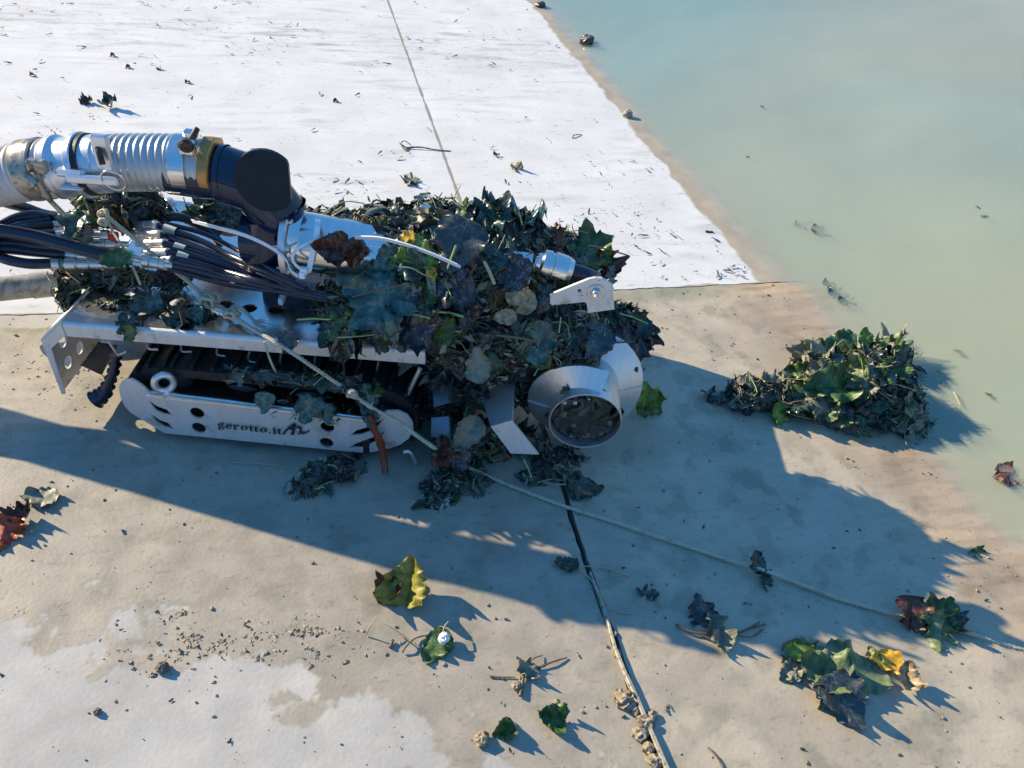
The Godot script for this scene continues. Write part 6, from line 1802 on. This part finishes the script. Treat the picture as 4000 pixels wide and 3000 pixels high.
	# rust-red wet bark hanging over the guard's right end
	var bark := thing("bark_strip", "long wet rust-red strip of bark hanging over the guard's right end", "bark", BANK * ROBOT_ON_BANK)
	var st := start()
	var line := smooth([Vector3(0.516, 0.174, 0.012), Vector3(0.530, 0.129, 0.016), Vector3(0.541, 0.103, 0.018), Vector3(0.549, 0.066, 0.020), Vector3(0.555, 0.032, 0.030), Vector3(0.561, 0.011, 0.045)], 5)
	var rr := PackedFloat32Array()
	for i in line.size(): rr.append(0.0105 * (1.0 - 0.55 * absf(float(i) / line.size() - 0.45)) * (1.0 + 0.15 * sin(i * 1.7)))
	tube(st, line, rr, 7)
	part("strip", st.commit(), plain("red_bark", lin(0.2, 0.045, 0.018), 0.3), bark)
	# stones and clods
	stone("square pale stone on the wet band at the water's edge", Vector3(1.066, 0.000, -2.006), Vector3(0.025, 0.022, 0.023), 1)
	stone("rounded pebble by the bottom left of the crack", Vector3(-0.131, 0.000, 0.964), Vector3(0.009, 0.007, 0.009), 2, "mud_clod")
	stone("grey pebble near the square grey-green leaf's stick", Vector3(-0.200, 0.000, 0.915), Vector3(0.01, 0.008, 0.01), 3, "mud_clod")
	stone("pitted muddy stone near the bottom edge", Vector3(-0.289, 0.000, 1.007), Vector3(0.015, 0.011, 0.014), 4, "mud_clod")
	stone("dark mud clod on the dry patch at lower left", Vector3(-0.871, 0.000, 0.763), Vector3(0.013, 0.01, 0.011), 5, "mud")
	stone("dark pebble alone on the dry concrete at bottom left", Vector3(-0.975, 0.000, 0.833), Vector3(0.007, 0.006, 0.007), 6, "mud")
	stone("muddy root clod sitting in the shallows at the top of the shore", Vector3(1.191, 0.010, -3.142), Vector3(0.048, 0.032, 0.042), 7, "wet_mud")
	stone("dark leafy clod on the wet band near the top", Vector3(1.102, 0.000, -3.955), Vector3(0.04, 0.022, 0.032), 8, "wet_mud")
	# broken clods round the lower end of the crack
	var clods := [[Vector3(0.008, 0.000, 0.983), 0.03, "biggest, left of the others"], [Vector3(0.023, 0.000, 1.002), 0.016, "small one above the split"], [Vector3(0.033, 0.000, 1.032), 0.024, "right of the widest gap"], [Vector3(0.052, 0.000, 1.020), 0.018, "upper right of the cluster"], [Vector3(0.032, 0.000, 0.963), 0.014, "at the top of the cluster"], [Vector3(0.016, 0.000, 1.050), 0.026, "below the widest gap"], [Vector3(0.021, 0.000, 1.081), 0.02, "second from the bottom edge"], [Vector3(0.025, 0.000, 1.103), 0.022, "nearest the bottom edge"], [Vector3(0.002, 0.000, 0.969), 0.02, "against the biggest clod"], [Vector3(0.026, 0.000, 0.882), 0.012, "small, at the middle of the board"], [Vector3(0.036, 0.000, 0.835), 0.011, "smallest, highest up the crack"]]
	for i in clods.size():
		var r: float = clods[i][1] * 0.62
		top_mesh("clod", lump_mesh(Vector3(r * 1.2, r * 0.7, r), 200 + i, 0.6, 12, 8), M["mud_clod"], BANK * Transform3D(Basis(Vector3.UP, i * 1.3), clods[i][0] + Vector3(0, r * 0.35, 0)), "broken clod of mortar and mud in the crack, " + clods[i][2], "clod", "clods along the crack")
	# the split board that lines the crack
	var bd := thing("joint_board", "split weathered board lining the right side of the crack between the lower slabs", "board", BANK)
	var bx := Vector3(0.003, 0, 0)
	var bp := [Vector3(0.027, 0.002, 0.675), Vector3(0.028, 0.004, 0.739), Vector3(0.026, 0.005, 0.818), Vector3(0.022, 0.006, 0.873), Vector3(0.024, 0.007, 0.932), Vector3(0.030, 0.007, 0.993), Vector3(0.034, 0.008, 1.062), Vector3(0.039, 0.008, 1.135), Vector3(0.042, 0.008, 1.190)]
	for i in bp.size() - 1:
		var s := start()
		var a: Vector3 = bp[i] + bx
		var b: Vector3 = bp[i + 1] + bx
		var wd := 0.006 + 0.0006 * i
		var l := a.distance_to(b) * 1.03
		bevel_box(s, Vector3(wd, 0.012, l), 0.0015)
		var d := (b - a).normalized()
		part("board_piece", s.commit(), M["old_board"] if i > 0 else M["grey_pipe"], bd, Transform3D(Basis.looking_at(d, Vector3.UP) * Basis(Vector3(0, 0, 1), 0.15 * sin(i * 2.0)), (a + b) * 0.5 + Vector3(0, -0.001, 0)))
	# fine stuff nobody could count
	var flake := []
	for i in 9000:
		var x := rng.randf_range(-2.9, 1.03)
		var z := -0.5 - 4.2 * pow(rng.randf(), 1.4)
		var d := exp(-pow((z + 3.05 - 0.12 * x) / 0.3, 2.0)) + 0.9 * exp(-pow((z + 0.85) / 0.35, 2.0)) + 0.7 * exp(-pow((z + 1.5) / 0.3, 2.0)) * smoothstep(0.3, -0.8, x) + 0.12
		d *= 0.12 + 2.2 * smoothstep(0.05, 0.4, bank_noise.get_noise_2d(x * 1.6 + 11.0, z * 2.6))
		if rng.randf() > d: continue
		var s := 0.003 + 0.018 * pow(rng.randf(), 4.0)
		var c := Color(0.12, 0.105, 0.08).lerp(Color(0.3, 0.28, 0.23), rng.randf())
		if rng.randf() < 0.12: c = Color(0.06, 0.075, 0.045)
		flake.append([Transform3D(look(Vector3(rng.randfn() * 0.35, 1, rng.randfn() * 0.35), rng.randfn() * 0.6).scaled_local(Vector3(s * rng.randf_range(1.0, 3.2), s * 0.6, s)), Vector3(x, 0.008, z)), c])
	var f1 := scatter("leaf_crumbs", self, LEAF["bit"][0], M["litter"], flake)
	f1.transform = BANK
	f1.set_meta("label", "dry leaf crumbs strewn over the pale slabs")
	f1.set_meta("category", "leaf crumbs")
	var grit := []
	for i in 1500:
		var x := rng.randf_range(-1.5, 1.1)
		var z := rng.randf_range(-0.44, 1.35)
		var s := 0.0009 + 0.0028 * pow(rng.randf(), 4.0)
		if bank_noise.get_noise_2d(x * 3.0, z * 3.0 + 50.0) < -0.05 and rng.randf() < 0.7: continue
		if z < -0.34: s *= 1.7
		var c := Color(0.3, 0.25, 0.17) * rng.randf_range(0.45, 1.3)
		grit.append([Transform3D(Basis(Vector3.UP, rng.randf() * TAU).scaled_local(Vector3(s * 1.4, s, s) * 2.0), Vector3(x, s * 0.4 + bank_height(x, z), z)), c])
	var ridge := []
	# the crumbled mud ridges on the lower left slab
	for q in [[Vector3(-0.845, 0.000, 0.721), Vector3(-0.574, 0.000, 0.742), 1500, 0.03], [Vector3(-0.624, 0.000, 0.739), Vector3(-0.487, 0.000, 0.750), 420, 0.026], [Vector3(-0.962, 0.000, 0.718), Vector3(-0.813, 0.000, 0.759), 200, 0.03], [Vector3(-0.953, 0.000, 0.609), Vector3(-0.821, 0.000, 0.648), 140, 0.02], [Vector3(-0.610, 0.000, 0.782), Vector3(-0.501, 0.000, 0.806), 120, 0.02], [Vector3(-1.350, 0.000, -0.250), Vector3(-1.089, 0.000, -0.051), 380, 0.06], [Vector3(-1.197, 0.000, 0.564), Vector3(-1.135, 0.000, 0.598), 40, 0.02]]:
		for i in int(q[2] * 0.38):
			var p: Vector3 = q[0].lerp(q[1], rng.randf()) + Vector3(rng.randfn() * q[3] * 0.6, 0, rng.randfn() * q[3] * 0.8)
			if bank_noise.get_noise_2d(p.x * 14.0, p.z * 20.0) < -0.08: continue
			var s := 0.001 + 0.0045 * pow(rng.randf(), 3.0)
			ridge.append([Transform3D(look(Vector3(rng.randfn() * 0.3, 1, rng.randfn() * 0.3), rng.randf() * TAU).scaled_local(Vector3(s * rng.randf_range(1.0, 1.7), s * 1.6, s * 0.8) * 2.0), p - Vector3(0, s * 0.3, 0)), Color(0.31, 0.27, 0.2) * rng.randf_range(0.85, 1.1)])
	var f5 := scatter("mud_ridges", self, LEAF["clot"][0], M["crumbs"], ridge)
	f5.transform = BANK
	f5.set_meta("label", "crumbled ridges of drying mud along the dry patch at lower left")
	f5.set_meta("category", "mud ridges")
	var f2 := scatter("mud_crumbs", self, LEAF["crumb"][1], M["crumbs"], grit)
	f2.transform = BANK
	f2.set_meta("label", "mud crumbs and grit sprinkled over the wet slabs")
	f2.set_meta("category", "mud crumbs")
	var dark := []
	for i in 420:
		var x := rng.randf_range(-1.2, 1.1)
		var z := rng.randf_range(-0.3, 1.3)
		var s := 0.002 + 0.007 * pow(rng.randf(), 5.0)
		dark.append([Transform3D(look(Vector3(rng.randfn() * 0.3, 1, rng.randfn() * 0.3), rng.randf() * TAU).scaled_local(Vector3(s * 1.6, s, s)), Vector3(x, 0.003 + bank_height(x, z), z)), LITTER[rng.randi() % 8]])
	var f3 := scatter("leaf_specks", self, LEAF["bit"][2], M["litter"], dark)
	f3.transform = BANK
	f3.set_meta("label", "tiny dark leaf specks on the wet slabs round the robot")
	f3.set_meta("category", "leaf specks")
	# things drifting in the shallows
	var sunk := thing("sunken_leaf", "drowned dark leaf with a stalk just under the water off the shore", "leaf", BANK)
	leaf(sunk, "heart", 0, "leaf_dark", Vector3(1.418, 0.062, -0.714), Vector3(0.1, 1, 0.1), 1.0, 0.1, 0.6)
	leaf(sunk, "oval", 0, "leaf_brown", Vector3(1.391, 0.044, -0.787), Vector3(0, 1, 0.1), 1.4, 0.09)
	var sunk2 := thing("sunken_leaf", "drowned leaf scraps in the shallows above the green pile", "leaf", BANK)
	for q in [[Vector3(1.284, 0.030, -0.344), 0.08], [Vector3(1.287, 0.033, -0.283), 0.07], [Vector3(1.279, 0.033, -0.390), 0.05]]:
		leaf(sunk2, "heart", 1, "leaf_dark", q[0], Vector3(0.1, 1, 0), q[1] * 30.0, q[1])
	var drift := []
	for q in [Vector3(1.305, 0.052, 0.058), Vector3(1.325, 0.058, 0.053), Vector3(1.339, 0.061, 0.150), Vector3(1.438, 0.088, 0.089), Vector3(1.320, 0.056, 0.204), Vector3(1.403, 0.079, 0.287), Vector3(1.351, 0.065, -0.045), Vector3(1.334, 0.060, 0.003), Vector3(1.950, 0.225, -0.519), Vector3(1.967, 0.230, -0.581), Vector3(1.179, 0.019, 0.099), Vector3(1.675, 0.151, -1.789), Vector3(1.410, 0.080, -1.362)]:
		drift.append([Transform3D(look(Vector3(rng.randfn() * 0.2, 1, rng.randfn() * 0.2), rng.randf() * TAU).scaled_local(Vector3.ONE * rng.randf_range(0.012, 0.035)), q), Color(0.1, 0.12, 0.05) * rng.randf_range(0.6, 1.6)])
	var f4 := scatter("drifting_scraps", self, LEAF["bit"][1], M["litter"], drift)
	f4.transform = BANK
	f4.set_meta("label", "leaf scraps drifting on the water beyond the green pile")
	f4.set_meta("category", "leaf scraps")
